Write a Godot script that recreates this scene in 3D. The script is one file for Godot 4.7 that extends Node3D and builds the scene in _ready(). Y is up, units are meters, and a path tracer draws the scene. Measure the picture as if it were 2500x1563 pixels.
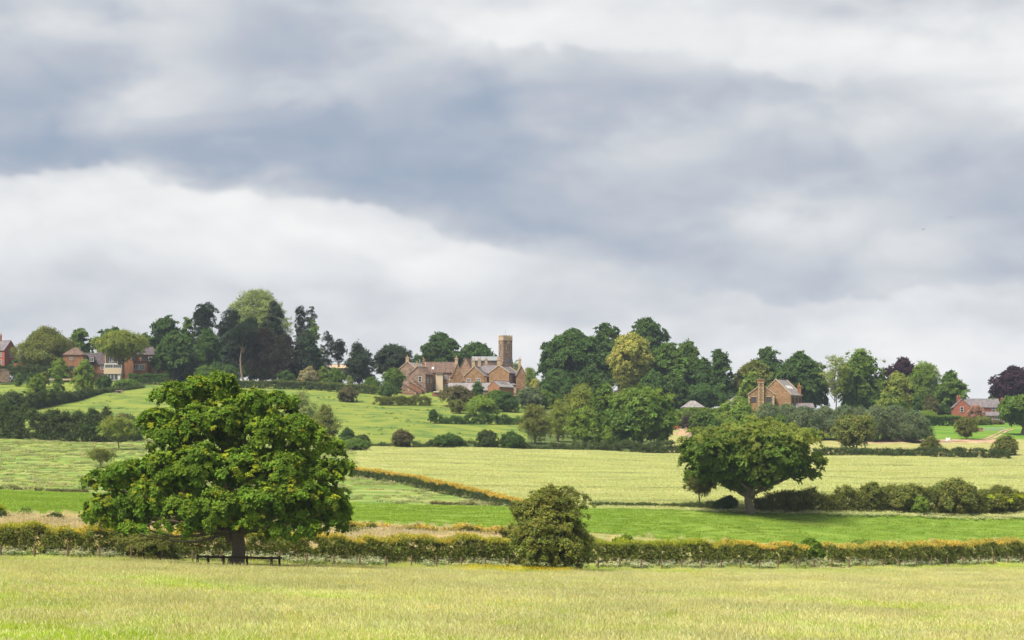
extends Node3D
# A village on a hill across a meadow, a crop field and a wheat field.
# Picture units: a lens of 4200 px on a 2500 px wide plate, the level eye line at py 1142; metres everywhere else.
const F := 4200.0
const CX := 1250.0
const HY := 1142.0
const EXPOSURE := 5.4
var rng := RandomNumberGenerator.new()
var used := {}
var M := {}
var tufts := {}
var hnoise := FastNoiseLite.new()

func rf(a: float, b: float) -> float:
	return rng.randf_range(a, b)

# ---------- terrain ----------
const COLS := [0.0, 625.0, 1250.0, 1875.0, 2500.0]
var ROWS := [
	[[35, -4.2], [35, -4.35], [35, -4.52], [35, -4.7], [35, -4.87]],
	[[60, -4.95], [60, -5.25], [60, -5.5], [60, -5.8], [60, -6.1]],
	[[115, -6.6], [118, -7.25], [120, -7.85], [122, -8.45], [125, -9.0]],
	[[140, -7.33], [155, -8.6], [172, -10.0], [190, -11.2], [215, -12.1]],
	[[147, -7.3], [162, -8.35], [179, -9.6], [197, -10.65], [222, -11.6]],
	[[190, -5.0], [203, -6.3], [213, -7.6], [228, -10.0], [248, -10.5]],
	[[255, -3.4], [255, -4.9], [256, -5.8], [253, -6.7], [265, -7.6]],
	[[330, 1.3], [330, 0.2], [330, -1.0], [330, -1.7], [330, -2.6]],
	[[420, 8.2], [420, 6.4], [420, 4.4], [420, 3.2], [420, 2.4]],
	[[520, 19.4], [520, 19.2], [520, 15.6], [520, 11.4], [520, 9.9]],
	[[600, 30.0], [600, 29.8], [600, 24.9], [600, 18.9], [600, 15.3]],
	[[680, 33.0], [680, 32.0], [680, 28.0], [680, 20.5], [680, 16.5]],
	[[900, 27.0], [900, 27.0], [900, 23.0], [900, 16.0], [900, 13.0]],
	[[2200, 5.0], [2200, 5.0], [2200, 5.0], [2200, 5.0], [2200, 5.0]],
	[[7000, -30.0], [7000, -30.0], [7000, -30.0], [7000, -30.0], [7000, -30.0]],
]
var hgrid := PackedFloat32Array()
const GX0 := -700.0
const GDX := 25.0
const GNX := 160
const GD0 := 36.0
const GDD := 3.0
const GND := 223

func across(row: Array, k: int, px: float) -> float:
	var t := clampf(px / 625.0, 0.0, 4.0)
	var i := mini(int(t), 3)
	var a: float = row[maxi(i - 1, 0)][k]
	var b: float = row[i][k]
	var c: float = row[i + 1][k]
	var d: float = row[mini(i + 2, 4)][k]
	return cubic_interpolate(b, c, a, d, t - i)

func ground_slow(px: float, d: float) -> float:
	var ds := []
	var ys := []
	for r in ROWS:
		ds.append(across(r, 0, px))
		ys.append(across(r, 1, px))
	var n := ds.size()
	var i := 0
	while i < n - 2 and ds[i + 1] < d:
		i += 1
	var sl := func(j: int) -> float:
		if j <= 0: return (ys[1] - ys[0]) / (ds[1] - ds[0])
		if j >= n - 1: return (ys[n - 1] - ys[n - 2]) / (ds[n - 1] - ds[n - 2])
		var s0: float = (ys[j] - ys[j - 1]) / (ds[j] - ds[j - 1])
		var s1: float = (ys[j + 1] - ys[j]) / (ds[j + 1] - ds[j])
		return 0.5 * (s0 + s1) if s0 * s1 > 0.0 else 0.0
	var h: float = ds[i + 1] - ds[i]
	var t: float = clampf((d - ds[i]) / h, 0.0, 1.0)
	var m0: float = sl.call(i) * h
	var m1: float = sl.call(i + 1) * h
	var t2 := t * t
	var t3 := t2 * t
	return (2 * t3 - 3 * t2 + 1) * ys[i] + (t3 - 2 * t2 + t) * m0 + (3 * t2 - 2 * t3) * ys[i + 1] + (t3 - t2) * m1

func build_heights() -> void:
	hgrid.resize(GNX * GND)
	for j in GND:
		for i in GNX:
			hgrid[j * GNX + i] = ground_slow(GX0 + i * GDX, GD0 + j * GDD)

func swell(x: float, d: float) -> float:
	var s := clampf((d - 225.0) / 60.0, 0.0, 1.0)
	return hnoise.get_noise_2d(x * 1.0, d * 1.0) * 0.16 + hnoise.get_noise_2d(x * 0.22 + 500.0, d * 0.22) * 0.9 * s

func ground(x: float, d: float) -> float:
	if d < 38.0:
		return -4.52 + (36.0 - d) * 0.039 - 0.032 * x + swell(x, d)
	var px := CX + F * x / d
	if d > GD0 + GDD * (GND - 2):
		return ground_slow(px, d)
	var fx := clampf((px - GX0) / GDX, 0.0, GNX - 1.001)
	var fd := (d - GD0) / GDD
	var i := int(fx)
	var j := int(fd)
	var u := fx - i
	var v := fd - j
	var k := j * GNX + i
	return lerpf(lerpf(hgrid[k], hgrid[k + 1], u), lerpf(hgrid[k + GNX], hgrid[k + GNX + 1], u), v) + swell(x, d)

func gp(px: float, d: float) -> Vector3:
	var x := (px - CX) / F * d
	return Vector3(x, ground(x, d), -d)

func pyof(px: float, d: float) -> float:
	return HY - F * gp(px, d).y / d

func depth(px: float, q: float) -> float:   # q is a distance, or (over 700) the py at which the ground shows
	if q < 700.0:
		return q
	var d := 235.0
	while d < 660.0 and pyof(px, d) > q:
		d += 1.0
	return d

func fence_d(px: float) -> float:
	var X := clampf(px, -900.0, 3300.0) - CX
	var n := (-1248.5 - X) / (0.01167 * X - 68.8)
	return 140.0 * (1.0 + 0.01167 * n)

# ---------- nodes ----------
func numbered(called: String) -> String:
	if not used.has(called):
		used[called] = 0
		return called
	used[called] += 1
	return "%s_%03d" % [called, used[called]]

func tag(o: Node3D, label: String, category: String, group := "", kind := "") -> Node3D:
	if label: o.set_meta("label", label)
	if category: o.set_meta("category", category)
	if group: o.set_meta("group", group)
	if kind: o.set_meta("kind", kind)
	return o

func thing(called: String, label: String, category: String, at := Vector3.ZERO, group := "") -> Node3D:
	var o := Node3D.new()
	o.name = numbered(called)
	add_child(o)
	o.position = at
	tag(o, label, category, group)
	return o

func part(parent: Node, called: String, mesh: Mesh, mat: Material, tr := Transform3D.IDENTITY) -> MeshInstance3D:
	var o := MeshInstance3D.new()
	o.name = called if parent != self else numbered(called)
	o.mesh = mesh
	o.material_override = mat
	o.transform = tr
	parent.add_child(o, true)
	return o

func scatter(parent: Node, called: String, mesh: Mesh, trs: Array, cols: PackedColorArray, mat: Material) -> MultiMeshInstance3D:
	var mm := MultiMesh.new()
	mm.transform_format = MultiMesh.TRANSFORM_3D
	mm.use_colors = true
	mm.mesh = mesh
	mm.instance_count = trs.size()
	for i in trs.size():
		mm.set_instance_transform(i, trs[i])
		mm.set_instance_color(i, cols[i])
	var o := MultiMeshInstance3D.new()
	o.name = called if parent != self else numbered(called)
	o.multimesh = mm
	o.material_override = mat
	parent.add_child(o, true)
	return o

# ---------- shapes ----------
class Tri:
	var v := PackedVector3Array()
	var c := PackedColorArray()
	var ix := PackedInt32Array()
	func quad(a: Vector3, b: Vector3, d: Vector3, e: Vector3, col := Color.WHITE) -> void:
		var n := v.size()
		v.append_array([a, b, d, e])
		c.append_array([col, col, col, col])
		ix.append_array([n, n + 1, n + 2, n, n + 2, n + 3])
	func tri(a: Vector3, b: Vector3, d: Vector3, col := Color.WHITE) -> void:
		var n := v.size()
		v.append_array([a, b, d])
		c.append_array([col, col, col])
		ix.append_array([n, n + 1, n + 2])
	func box(lo: Vector3, hi: Vector3, col := Color.WHITE) -> void:
		var p := [Vector3(lo.x, lo.y, lo.z), Vector3(hi.x, lo.y, lo.z), Vector3(hi.x, hi.y, lo.z), Vector3(lo.x, hi.y, lo.z), Vector3(lo.x, lo.y, hi.z), Vector3(hi.x, lo.y, hi.z), Vector3(hi.x, hi.y, hi.z), Vector3(lo.x, hi.y, hi.z)]
		for f in [[0, 1, 2, 3], [5, 4, 7, 6], [4, 0, 3, 7], [1, 5, 6, 2], [3, 2, 6, 7], [4, 5, 1, 0]]:
			quad(p[f[0]], p[f[1]], p[f[2]], p[f[3]], col)
	func tube(pts: Array, rad: Array, sides := 6, col := Color.WHITE) -> void:
		var base := v.size()
		for i in pts.size():
			var p: Vector3 = pts[i]
			var dir: Vector3 = (pts[mini(i + 1, pts.size() - 1)] - pts[maxi(i - 1, 0)]).normalized()
			var s := dir.cross(Vector3(0.31, 0.17, 0.93)).normalized()
			var t := dir.cross(s)
			for k in sides:
				var a := TAU * k / sides
				v.append(p + (s * cos(a) + t * sin(a)) * rad[i])
				c.append(col)
		for i in pts.size() - 1:
			for k in sides:
				var a := base + i * sides + k
				var b := base + i * sides + (k + 1) % sides
				ix.append_array([a, b, b + sides, a, b + sides, a + sides])
	func done(smooth := false) -> ArrayMesh:
		var arr := []
		arr.resize(Mesh.ARRAY_MAX)
		arr[Mesh.ARRAY_VERTEX] = v
		arr[Mesh.ARRAY_COLOR] = c
		arr[Mesh.ARRAY_INDEX] = ix
		if smooth:
			var nn := PackedVector3Array()
			nn.resize(v.size())
			for i in range(0, ix.size(), 3):
				var fn := (v[ix[i + 2]] - v[ix[i]]).cross(v[ix[i + 1]] - v[ix[i]])
				for k in 3:
					nn[ix[i + k]] += fn
			for i in nn.size():
				nn[i] = nn[i].normalized()
			arr[Mesh.ARRAY_NORMAL] = nn
		var m := ArrayMesh.new()
		m.add_surface_from_arrays(Mesh.PRIMITIVE_TRIANGLES, arr)
		return m

func rdir() -> Vector3:
	var z := rf(-1, 1)
	var a := rf(0, TAU)
	var r := sqrt(1 - z * z)
	return Vector3(r * cos(a), z, r * sin(a))

func frame_up(up: Vector3, turn: float) -> Basis:
	var y := up.normalized()
	var x := y.cross(Vector3(0.13, 0.05, 0.99)).normalized()
	var z := x.cross(y)
	return Basis(x, y, z) * Basis(Vector3.UP, turn)

# a bough tip of about one metre: leaves set on a dome round its twig
func leaf_tuft(n: int, size: float, slim: float, droop: float, flat: float, fill: float) -> ArrayMesh:
	var g := Tri.new()
	for i in n:
		var d := rdir()
		if d.y < -0.35: d.y = -d.y
		var r := lerpf(fill, 1.0, sqrt(rng.randf())) * rf(0.85, 1.1)
		var p := Vector3(d.x * r, d.y * r * flat, d.z * r)
		var nrm := (d * 0.7 + Vector3.UP * 0.55 + rdir() * 0.75).normalized()
		var ax := (d * 0.8 + rdir() * 0.8 - Vector3.UP * droop)
		ax = (ax - nrm * ax.dot(nrm)).normalized()
		var sd := nrm.cross(ax)
		var L := size * rf(0.7, 1.3)
		var w := L * slim * rf(0.8, 1.2)
		var k := rf(0.72, 1.28)
		var col := Color(k * rf(0.85, 1.2), k, k * rf(0.8, 1.15))
		var tip := p + ax * L
		var mid := p + ax * L * 0.45 + nrm * L * 0.07
		g.quad(p, mid - sd * w, tip - nrm * L * 0.1, mid + sd * w, col)
	return g.done()

# a bough of several twigs of unequal length with leaves set along them
func twig_tuft(twigs: int, leaves: int, size: float, slim: float, droop: float) -> ArrayMesh:
	var g := Tri.new()
	for i in twigs:
		var d := rdir()
		if d.y < -0.3: d.y = -d.y * 0.5
		d = d.normalized()
		var L := rf(0.55, 1.35)
		var k0 := rf(0.8, 1.2)
		var sag := rf(0.0, droop)
		for j in leaves:
			var u := rf(0.2, 1.0)
			var p := d * L * u - Vector3.UP * sag * u * u * 0.5 + rdir() * 0.1
			var along := (d - Vector3.UP * sag * u).normalized()
			var nrm := (d * 0.35 + Vector3.UP * 0.75 + rdir() * 0.7).normalized()
			var ax := along * 0.6 + rdir() * 0.8
			ax = (ax - nrm * ax.dot(nrm)).normalized()
			var sd := nrm.cross(ax)
			var S := size * rf(0.65, 1.3)
			var w := S * slim * rf(0.8, 1.2)
			var k := k0 * rf(0.78, 1.22)
			var col := Color(k * rf(0.85, 1.2), k, k * rf(0.8, 1.15))
			var mid := p + ax * S * 0.45 + nrm * S * 0.07
			g.quad(p, mid - sd * w, p + ax * S - nrm * S * 0.1, mid + sd * w, col)
	return g.done()

func needle_tuft(n: int) -> ArrayMesh:
	var g := Tri.new()
	for i in n:
		var a := rf(0, TAU)
		var r := sqrt(rng.randf())
		var p := Vector3(cos(a) * r, rf(-0.16, 0.12) + 0.18 * (1 - r), sin(a) * r)
		var d := (Vector3(cos(a), rf(0.0, 1.1), sin(a)) + rdir() * 0.7).normalized()
		var sd := d.cross(rdir()).normalized()
		var L := rf(0.2, 0.38)
		var k := rf(0.7, 1.3)
		g.tri(p - sd * 0.055, p + d * L, p + sd * 0.055, Color(k, k, k))
		g.tri(p - sd.cross(d) * 0.05, p + d * L * 0.9, p + sd.cross(d) * 0.05, Color(k, k, k))
	return g.done()

func shoot_tuft(n: int) -> ArrayMesh:   # upright young twigs with small leaves
	var g := Tri.new()
	for i in n:
		var a := rf(0, TAU)
		var r := sqrt(rng.randf()) * 0.8
		var p := Vector3(cos(a) * r, 0, sin(a) * r)
		var d := (Vector3(cos(a) * 0.35, 1.0, sin(a) * 0.35) + rdir() * 0.35).normalized()
		var H := rf(0.5, 1.2)
		for k in 5:
			var q := p + d * H * (0.15 + 0.2 * k)
			var ax := (d + rdir() * 0.9).normalized()
			var sd := ax.cross(rdir()).normalized()
			var L := rf(0.2, 0.34)
			var b := rf(0.75, 1.25)
			g.quad(q, q + ax * L * 0.5 - sd * L * 0.3, q + ax * L, q + ax * L * 0.5 + sd * L * 0.3, Color(b, b * rf(0.9, 1.08), b))
	return g.done()

# a square of standing grass, "size" metres wide
func grass_patch(n: int, size: float, h0: float, h1: float, w: float, lean: float, blade: Array, head: Array, heads: float) -> ArrayMesh:
	var g := Tri.new()
	for i in n:
		var p := Vector3(rf(-0.5, 0.5) * size, -0.03, rf(-0.5, 0.5) * size)
		var a := rf(0, TAU)
		var out := Vector3(cos(a), 0, sin(a))
		var sd := Vector3(-sin(a + 0.6), 0, cos(a + 0.6)) * w * 0.5
		var h := rf(h0, h1)
		var mid := p + Vector3.UP * h * 0.55 + out * lean * h * 0.25
		var tip := p + Vector3.UP * h * rf(0.85, 1.0) + out * lean * h * rf(0.4, 1.0)
		var k := rf(0.88, 1.12)
		var bc: Color = blade[rng.randi() % blade.size()] * k
		g.quad(p - sd, mid - sd * 0.9, mid + sd * 0.9, p + sd, bc)
		g.tri(mid - sd * 0.9, tip, mid + sd * 0.9, bc)
		if rng.randf() < heads:
			var hc: Color = head[rng.randi() % head.size()] * rf(0.88, 1.12)
			var t0 := p + Vector3.UP * h * 1.0 + out * lean * h * 0.2
			var ax := (Vector3.UP + out * 0.5 + rdir() * 0.25).normalized()
			var L := rf(0.10, 0.2)
			var s2 := ax.cross(rdir()).normalized() * w * 1.1
			var s3 := ax.cross(s2)
			g.quad(t0, t0 + ax * L * 0.4 - s2, t0 + ax * L, t0 + ax * L * 0.4 + s2, hc)
			g.quad(t0, t0 + ax * L * 0.4 - s3, t0 + ax * L, t0 + ax * L * 0.4 + s3, hc)
			g.quad(p - sd * 0.35, t0 - sd * 0.35, t0 + sd * 0.35, p + sd * 0.35, bc)
	return g.done()

# ---------- materials ----------
func noise_tex(freq: float, stops: Array, oct := 4, sx := 512, kind := FastNoiseLite.TYPE_SIMPLEX_SMOOTH, sd := 1) -> NoiseTexture2D:
	var n := FastNoiseLite.new()
	n.noise_type = kind
	n.frequency = freq
	n.fractal_octaves = oct
	n.seed = sd
	var t := NoiseTexture2D.new()
	t.width = sx
	t.height = sx
	t.seamless = true
	t.noise = n
	var g := Gradient.new()
	var offs := PackedFloat32Array()
	var cols := PackedColorArray()
	for s in stops:
		offs.append(s[0])
		cols.append(lin(s[1], s[2], s[3]))
	g.offsets = offs
	g.colors = cols
	t.color_ramp = g
	return t

func lin(r: float, g: float, b: float) -> Color:
	return Color(r, g, b).linear_to_srgb()

func ground_mat(called: String, tex: Texture2D, scale: Vector3, detail: Texture2D, dscale: Vector3) -> StandardMaterial3D:
	var m := StandardMaterial3D.new()
	m.resource_name = called
	m.albedo_texture = tex
	m.uv1_triplanar = true
	m.uv1_world_triplanar = true
	m.uv1_scale = scale
	m.roughness = 0.95
	m.metallic_specular = 0.15
	if detail:
		m.detail_enabled = true
		m.detail_blend_mode = BaseMaterial3D.BLEND_MODE_MUL
		m.detail_albedo = detail
		m.detail_uv_layer = BaseMaterial3D.DETAIL_UV_2
		m.uv2_triplanar = true
		m.uv2_world_triplanar = true
		m.uv2_scale = dscale
	return m

func plain(called: String, r: float, g: float, b: float, rough := 0.85) -> StandardMaterial3D:
	var m := StandardMaterial3D.new()
	m.resource_name = called
	m.albedo_color = lin(r, g, b)
	m.roughness = rough
	m.metallic_specular = 0.3
	return m

func wall_mat(called: String, stops: Array, scale: Vector3, freq: float, sd: int) -> StandardMaterial3D:
	var m := StandardMaterial3D.new()
	m.resource_name = called
	m.albedo_texture = noise_tex(freq, stops, 4, 256, FastNoiseLite.TYPE_VALUE, sd)
	m.uv1_triplanar = true
	m.uv1_world_triplanar = true
	m.uv1_scale = scale
	m.roughness = 0.92
	m.metallic_specular = 0.2
	return m

func make_mats() -> void:
	var leaf := StandardMaterial3D.new()
	leaf.resource_name = "leaf"
	leaf.vertex_color_use_as_albedo = true
	leaf.cull_mode = BaseMaterial3D.CULL_DISABLED
	leaf.roughness = 0.62
	leaf.metallic_specular = 0.28
	leaf.backlight_enabled = true
	leaf.backlight = Color(0.82, 0.86, 0.55)
	M.leaf = leaf
	var blade: StandardMaterial3D = leaf.duplicate()
	blade.resource_name = "grass_blade"
	blade.roughness = 0.8
	blade.metallic_specular = 0.15
	M.blade = blade
	var bark := StandardMaterial3D.new()
	bark.resource_name = "bark"
	bark.vertex_color_use_as_albedo = true
	bark.albedo_texture = noise_tex(0.05, [[0.2, 0.5, 0.48, 0.45], [0.55, 0.9, 0.88, 0.85], [0.8, 1.0, 1.0, 1.0]], 4, 256, FastNoiseLite.TYPE_SIMPLEX_SMOOTH, 5)
	bark.uv1_triplanar = true
	bark.uv1_scale = Vector3(1.2, 0.3, 1.2)
	bark.roughness = 0.95
	M.bark = bark
	var fine := noise_tex(0.09, [[0.15, 0.62, 0.62, 0.6], [0.5, 0.95, 0.95, 0.95], [0.85, 1.0, 1.0, 1.0]], 3, 512, FastNoiseLite.TYPE_SIMPLEX_SMOOTH, 11)
	M.meadow = ground_mat("meadow_soil", noise_tex(0.012, [[0.25, 0.17, 0.22, 0.05], [0.5, 0.23, 0.26, 0.08], [0.75, 0.31, 0.31, 0.14]], 4, 512, FastNoiseLite.TYPE_SIMPLEX_SMOOTH, 2), Vector3(0.012, 0.02, 0.02), fine, Vector3(0.3, 0.3, 0.3))
	M.verge = ground_mat("verge", noise_tex(0.012, [[0.3, 0.19, 0.22, 0.06], [0.6, 0.31, 0.29, 0.12]], 4, 512, FastNoiseLite.TYPE_SIMPLEX_SMOOTH, 3), Vector3(0.03, 0.03, 0.03), fine, Vector3(0.3, 0.3, 0.3))
	M.crop = ground_mat("green_crop", noise_tex(0.01, [[0.25, 0.12, 0.20, 0.028], [0.5, 0.155, 0.24, 0.036], [0.75, 0.19, 0.265, 0.046]], 4, 512, FastNoiseLite.TYPE_SIMPLEX_SMOOTH, 4), Vector3(0.006, 0.03, 0.045), fine, Vector3(0.06, 0.3, 0.3))
	M.wheat = ground_mat("wheat", noise_tex(0.01, [[0.2, 0.2, 0.23, 0.075], [0.45, 0.27, 0.285, 0.105], [0.75, 0.33, 0.33, 0.15]], 5, 512, FastNoiseLite.TYPE_SIMPLEX_SMOOTH, 6), Vector3(0.003, 0.02, 0.03), fine, Vector3(0.035, 0.3, 0.2))
	M.pasture = ground_mat("pasture", noise_tex(0.014, [[0.2, 0.09, 0.15, 0.04], [0.42, 0.15, 0.20, 0.042], [0.7, 0.205, 0.24, 0.05]], 5, 512, FastNoiseLite.TYPE_SIMPLEX_SMOOTH, 7), Vector3(0.01, 0.02, 0.016), fine, Vector3(0.08, 0.2, 0.12))
	M.rough_pasture = ground_mat("rough_pasture", noise_tex(0.016, [[0.2, 0.11, 0.18, 0.05], [0.42, 0.16, 0.235, 0.06], [0.55, 0.21, 0.27, 0.05], [0.8, 0.29, 0.3, 0.13]], 5, 512, FastNoiseLite.TYPE_SIMPLEX_SMOOTH, 8), Vector3(0.008, 0.02, 0.022), fine, Vector3(0.06, 0.2, 0.12))
	M.tram = ground_mat("trodden_wheat", noise_tex(0.02, [[0.25, 0.13, 0.17, 0.05], [0.7, 0.2, 0.22, 0.08]], 4, 256, FastNoiseLite.TYPE_SIMPLEX_SMOOTH, 14), Vector3(0.05, 0.05, 0.05), null, Vector3.ONE)
	M.lawn = ground_mat("lawn", noise_tex(0.014, [[0.25, 0.09, 0.19, 0.026], [0.7, 0.16, 0.25, 0.035]], 4, 256, FastNoiseLite.TYPE_SIMPLEX_SMOOTH, 9), Vector3(0.01, 0.02, 0.02), fine, Vector3(0.08, 0.2, 0.12))
	M.scrub = ground_mat("scrub_ground", noise_tex(0.014, [[0.25, 0.05, 0.08, 0.025], [0.7, 0.10, 0.13, 0.04]], 4, 256, FastNoiseLite.TYPE_SIMPLEX_SMOOTH, 10), Vector3(0.02, 0.02, 0.02), null, Vector3.ONE)
	M.soil = ground_mat("bare_soil", noise_tex(0.02, [[0.25, 0.30, 0.20, 0.13], [0.7, 0.46, 0.33, 0.22]], 5, 256, FastNoiseLite.TYPE_SIMPLEX_SMOOTH, 12), Vector3(0.05, 0.05, 0.05), fine, Vector3(0.3, 0.3, 0.3))
	M.dry = ground_mat("dry_grass", noise_tex(0.02, [[0.25, 0.22, 0.25, 0.07], [0.7, 0.37, 0.33, 0.16]], 5, 256, FastNoiseLite.TYPE_SIMPLEX_SMOOTH, 13), Vector3(0.03, 0.05, 0.05), fine, Vector3(0.3, 0.3, 0.3))
	M.stone = wall_mat("ironstone", [[0.2, 0.12, 0.08, 0.06], [0.42, 0.21, 0.128, 0.088], [0.6, 0.27, 0.165, 0.112], [0.8, 0.36, 0.255, 0.18]], Vector3(0.157, 0.229, 0.157), 0.06, 21)
	M.grey_stone = wall_mat("weathered_stone", [[0.2, 0.12, 0.086, 0.07], [0.5, 0.21, 0.145, 0.112], [0.8, 0.31, 0.235, 0.185]], Vector3(0.143, 0.214, 0.143), 0.06, 22)
	M.gold_stone = wall_mat("golden_stone", [[0.2, 0.17, 0.10, 0.058], [0.5, 0.25, 0.15, 0.085], [0.8, 0.34, 0.235, 0.15]], Vector3(0.157, 0.229, 0.157), 0.06, 23)
	M.brick = wall_mat("brick", [[0.2, 0.16, 0.08, 0.05], [0.5, 0.25, 0.12, 0.07], [0.8, 0.33, 0.18, 0.11]], Vector3(0.229, 0.343, 0.229), 0.08, 24)
	M.red_brick = wall_mat("red_brick", [[0.2, 0.19, 0.07, 0.055], [0.5, 0.27, 0.09, 0.07], [0.8, 0.34, 0.14, 0.1]], Vector3(0.229, 0.343, 0.229), 0.08, 25)
	M.quoin = wall_mat("dressed_stone", [[0.2, 0.30, 0.22, 0.15], [0.8, 0.46, 0.36, 0.25]], Vector3(0.229, 0.229, 0.229), 0.06, 26)
	M.slate = wall_mat("slate", [[0.2, 0.085, 0.08, 0.09], [0.5, 0.14, 0.125, 0.135], [0.8, 0.2, 0.18, 0.185]], Vector3(0.143, 0.257, 0.143), 0.07, 27)
	M.pale_slate = wall_mat("pale_slate", [[0.2, 0.15, 0.14, 0.145], [0.5, 0.21, 0.197, 0.2], [0.8, 0.28, 0.26, 0.255]], Vector3(0.143, 0.257, 0.143), 0.07, 28)
	M.tile = wall_mat("brown_tile", [[0.2, 0.075, 0.05, 0.045], [0.5, 0.125, 0.085, 0.07], [0.8, 0.18, 0.125, 0.09]], Vector3(0.143, 0.257, 0.143), 0.07, 29)
	M.dark_tile = wall_mat("dark_tile", [[0.2, 0.045, 0.04, 0.05], [0.5, 0.085, 0.07, 0.08], [0.8, 0.14, 0.115, 0.115]], Vector3(0.143, 0.257, 0.143), 0.07, 30)
	M.lead = plain("lead", 0.2, 0.215, 0.235, 0.6)
	M.render = plain("cream_render", 0.52, 0.42, 0.31)
	M.white = plain("white_paint", 0.6, 0.6, 0.58, 0.6)
	M.pot = plain("clay_pot", 0.42, 0.24, 0.14)
	M.dark_wood = plain("dark_timber", 0.075, 0.052, 0.04)
	M.post = wall_mat("weathered_timber", [[0.2, 0.11, 0.07, 0.05], [0.8, 0.22, 0.145, 0.105]], Vector3(2.0, 0.5, 2.0), 0.06, 31)
	M.wire = plain("wire", 0.2, 0.19, 0.18, 0.6)
	M.steel = plain("galvanised_steel", 0.42, 0.44, 0.46, 0.5)
	M.red_paint = plain("red_paint", 0.55, 0.07, 0.03, 0.5)
	M.black = plain("rubber", 0.03, 0.03, 0.032)
	M.gravel = wall_mat("gravel", [[0.2, 0.16, 0.115, 0.1], [0.8, 0.30, 0.22, 0.19]], Vector3(1.5, 1.5, 1.5), 0.1, 32)
	var glass := StandardMaterial3D.new()
	glass.resource_name = "window_glass"
	glass.albedo_color = lin(0.03, 0.035, 0.04)
	glass.roughness = 0.08
	glass.metallic_specular = 0.6
	M.glass = glass

# ---------- sky ----------
# brightness of the cloud cover over the part of the sky in view, 13 x 13; the sky around goes on in the same way
const CLOUD := [
	[25, 40, 60, 45, 35, 75, 75, 85, 75, 65, 40, 50, 65],
	[50, 60, 62, 33, 25, 70, 92, 86, 92, 82, 75, 75, 80],
	[42, 28, 52, 32, 36, 58, 52, 40, 60, 82, 86, 90, 95],
	[20, 24, 58, 38, 52, 20, 8, 22, 36, 42, 48, 62, 92],
	[10, 28, 36, 26, 14, 10, 16, 34, 46, 54, 60, 62, 52],
	[8, 12, 12, 8, 5, 6, 14, 40, 56, 34, 34, 40, 34],
	[72, 88, 74, 84, 28, 8, 18, 33, 35, 34, 45, 44, 34],
	[86, 86, 88, 90, 90, 58, 20, 30, 35, 56, 66, 45, 28],
	[72, 76, 86, 92, 84, 90, 74, 34, 40, 50, 55, 60, 38],
	[58, 60, 66, 72, 70, 70, 64, 58, 46, 40, 40, 40, 34],
	[52, 60, 65, 66, 70, 66, 60, 50, 55, 64, 70, 70, 62],
	[62, 66, 70, 72, 74, 76, 76, 72, 74, 77, 80, 82, 80],
	[72, 76, 78, 80, 82, 84, 84, 80, 82, 84, 84, 86, 84],
]
var cloud_map: Image
var cn := FastNoiseLite.new()
var cn2 := FastNoiseLite.new()
var cn3 := FastNoiseLite.new()

# where one cloud stands before another the step is short: [px, py] along each edge
const EDGES := [
	[[-80, 445], [130, 412], [260, 402], [330, 424], [450, 452], [600, 440], [750, 470], [950, 487], [1100, 548], [1250, 590], [1420, 640]],
	[[930, 150], [1000, 112], [1250, 104], [1500, 118], [1750, 150], [1950, 200], [2150, 262], [2300, 300]],
	[[1560, 700], [1750, 713], [2100, 722], [2580, 718]],
	[[225, 262], [330, 256], [520, 262], [700, 270], [900, 268]],
]

func crisp(px: float, py: float, edge: Array) -> float:
	if px < edge[0][0] or px > edge[-1][0]: return py
	var i := 0
	while i < edge.size() - 2 and edge[i + 1][0] < px:
		i += 1
	var y := lerpf(edge[i][1], edge[i + 1][1], (px - edge[i][0]) / (edge[i + 1][0] - edge[i][0]))
	var t := (py - y) / 48.0
	if absf(t) >= 1.0: return py
	var ends: float = clampf(minf(px - edge[0][0], edge[-1][0] - px) / 150.0, 0.0, 1.0)
	return lerpf(py, y + 48.0 * signf(t) * pow(absf(t), 0.55), ends)

func ping(x: float, w: float) -> float:
	return pingpong(x, w)

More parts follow.
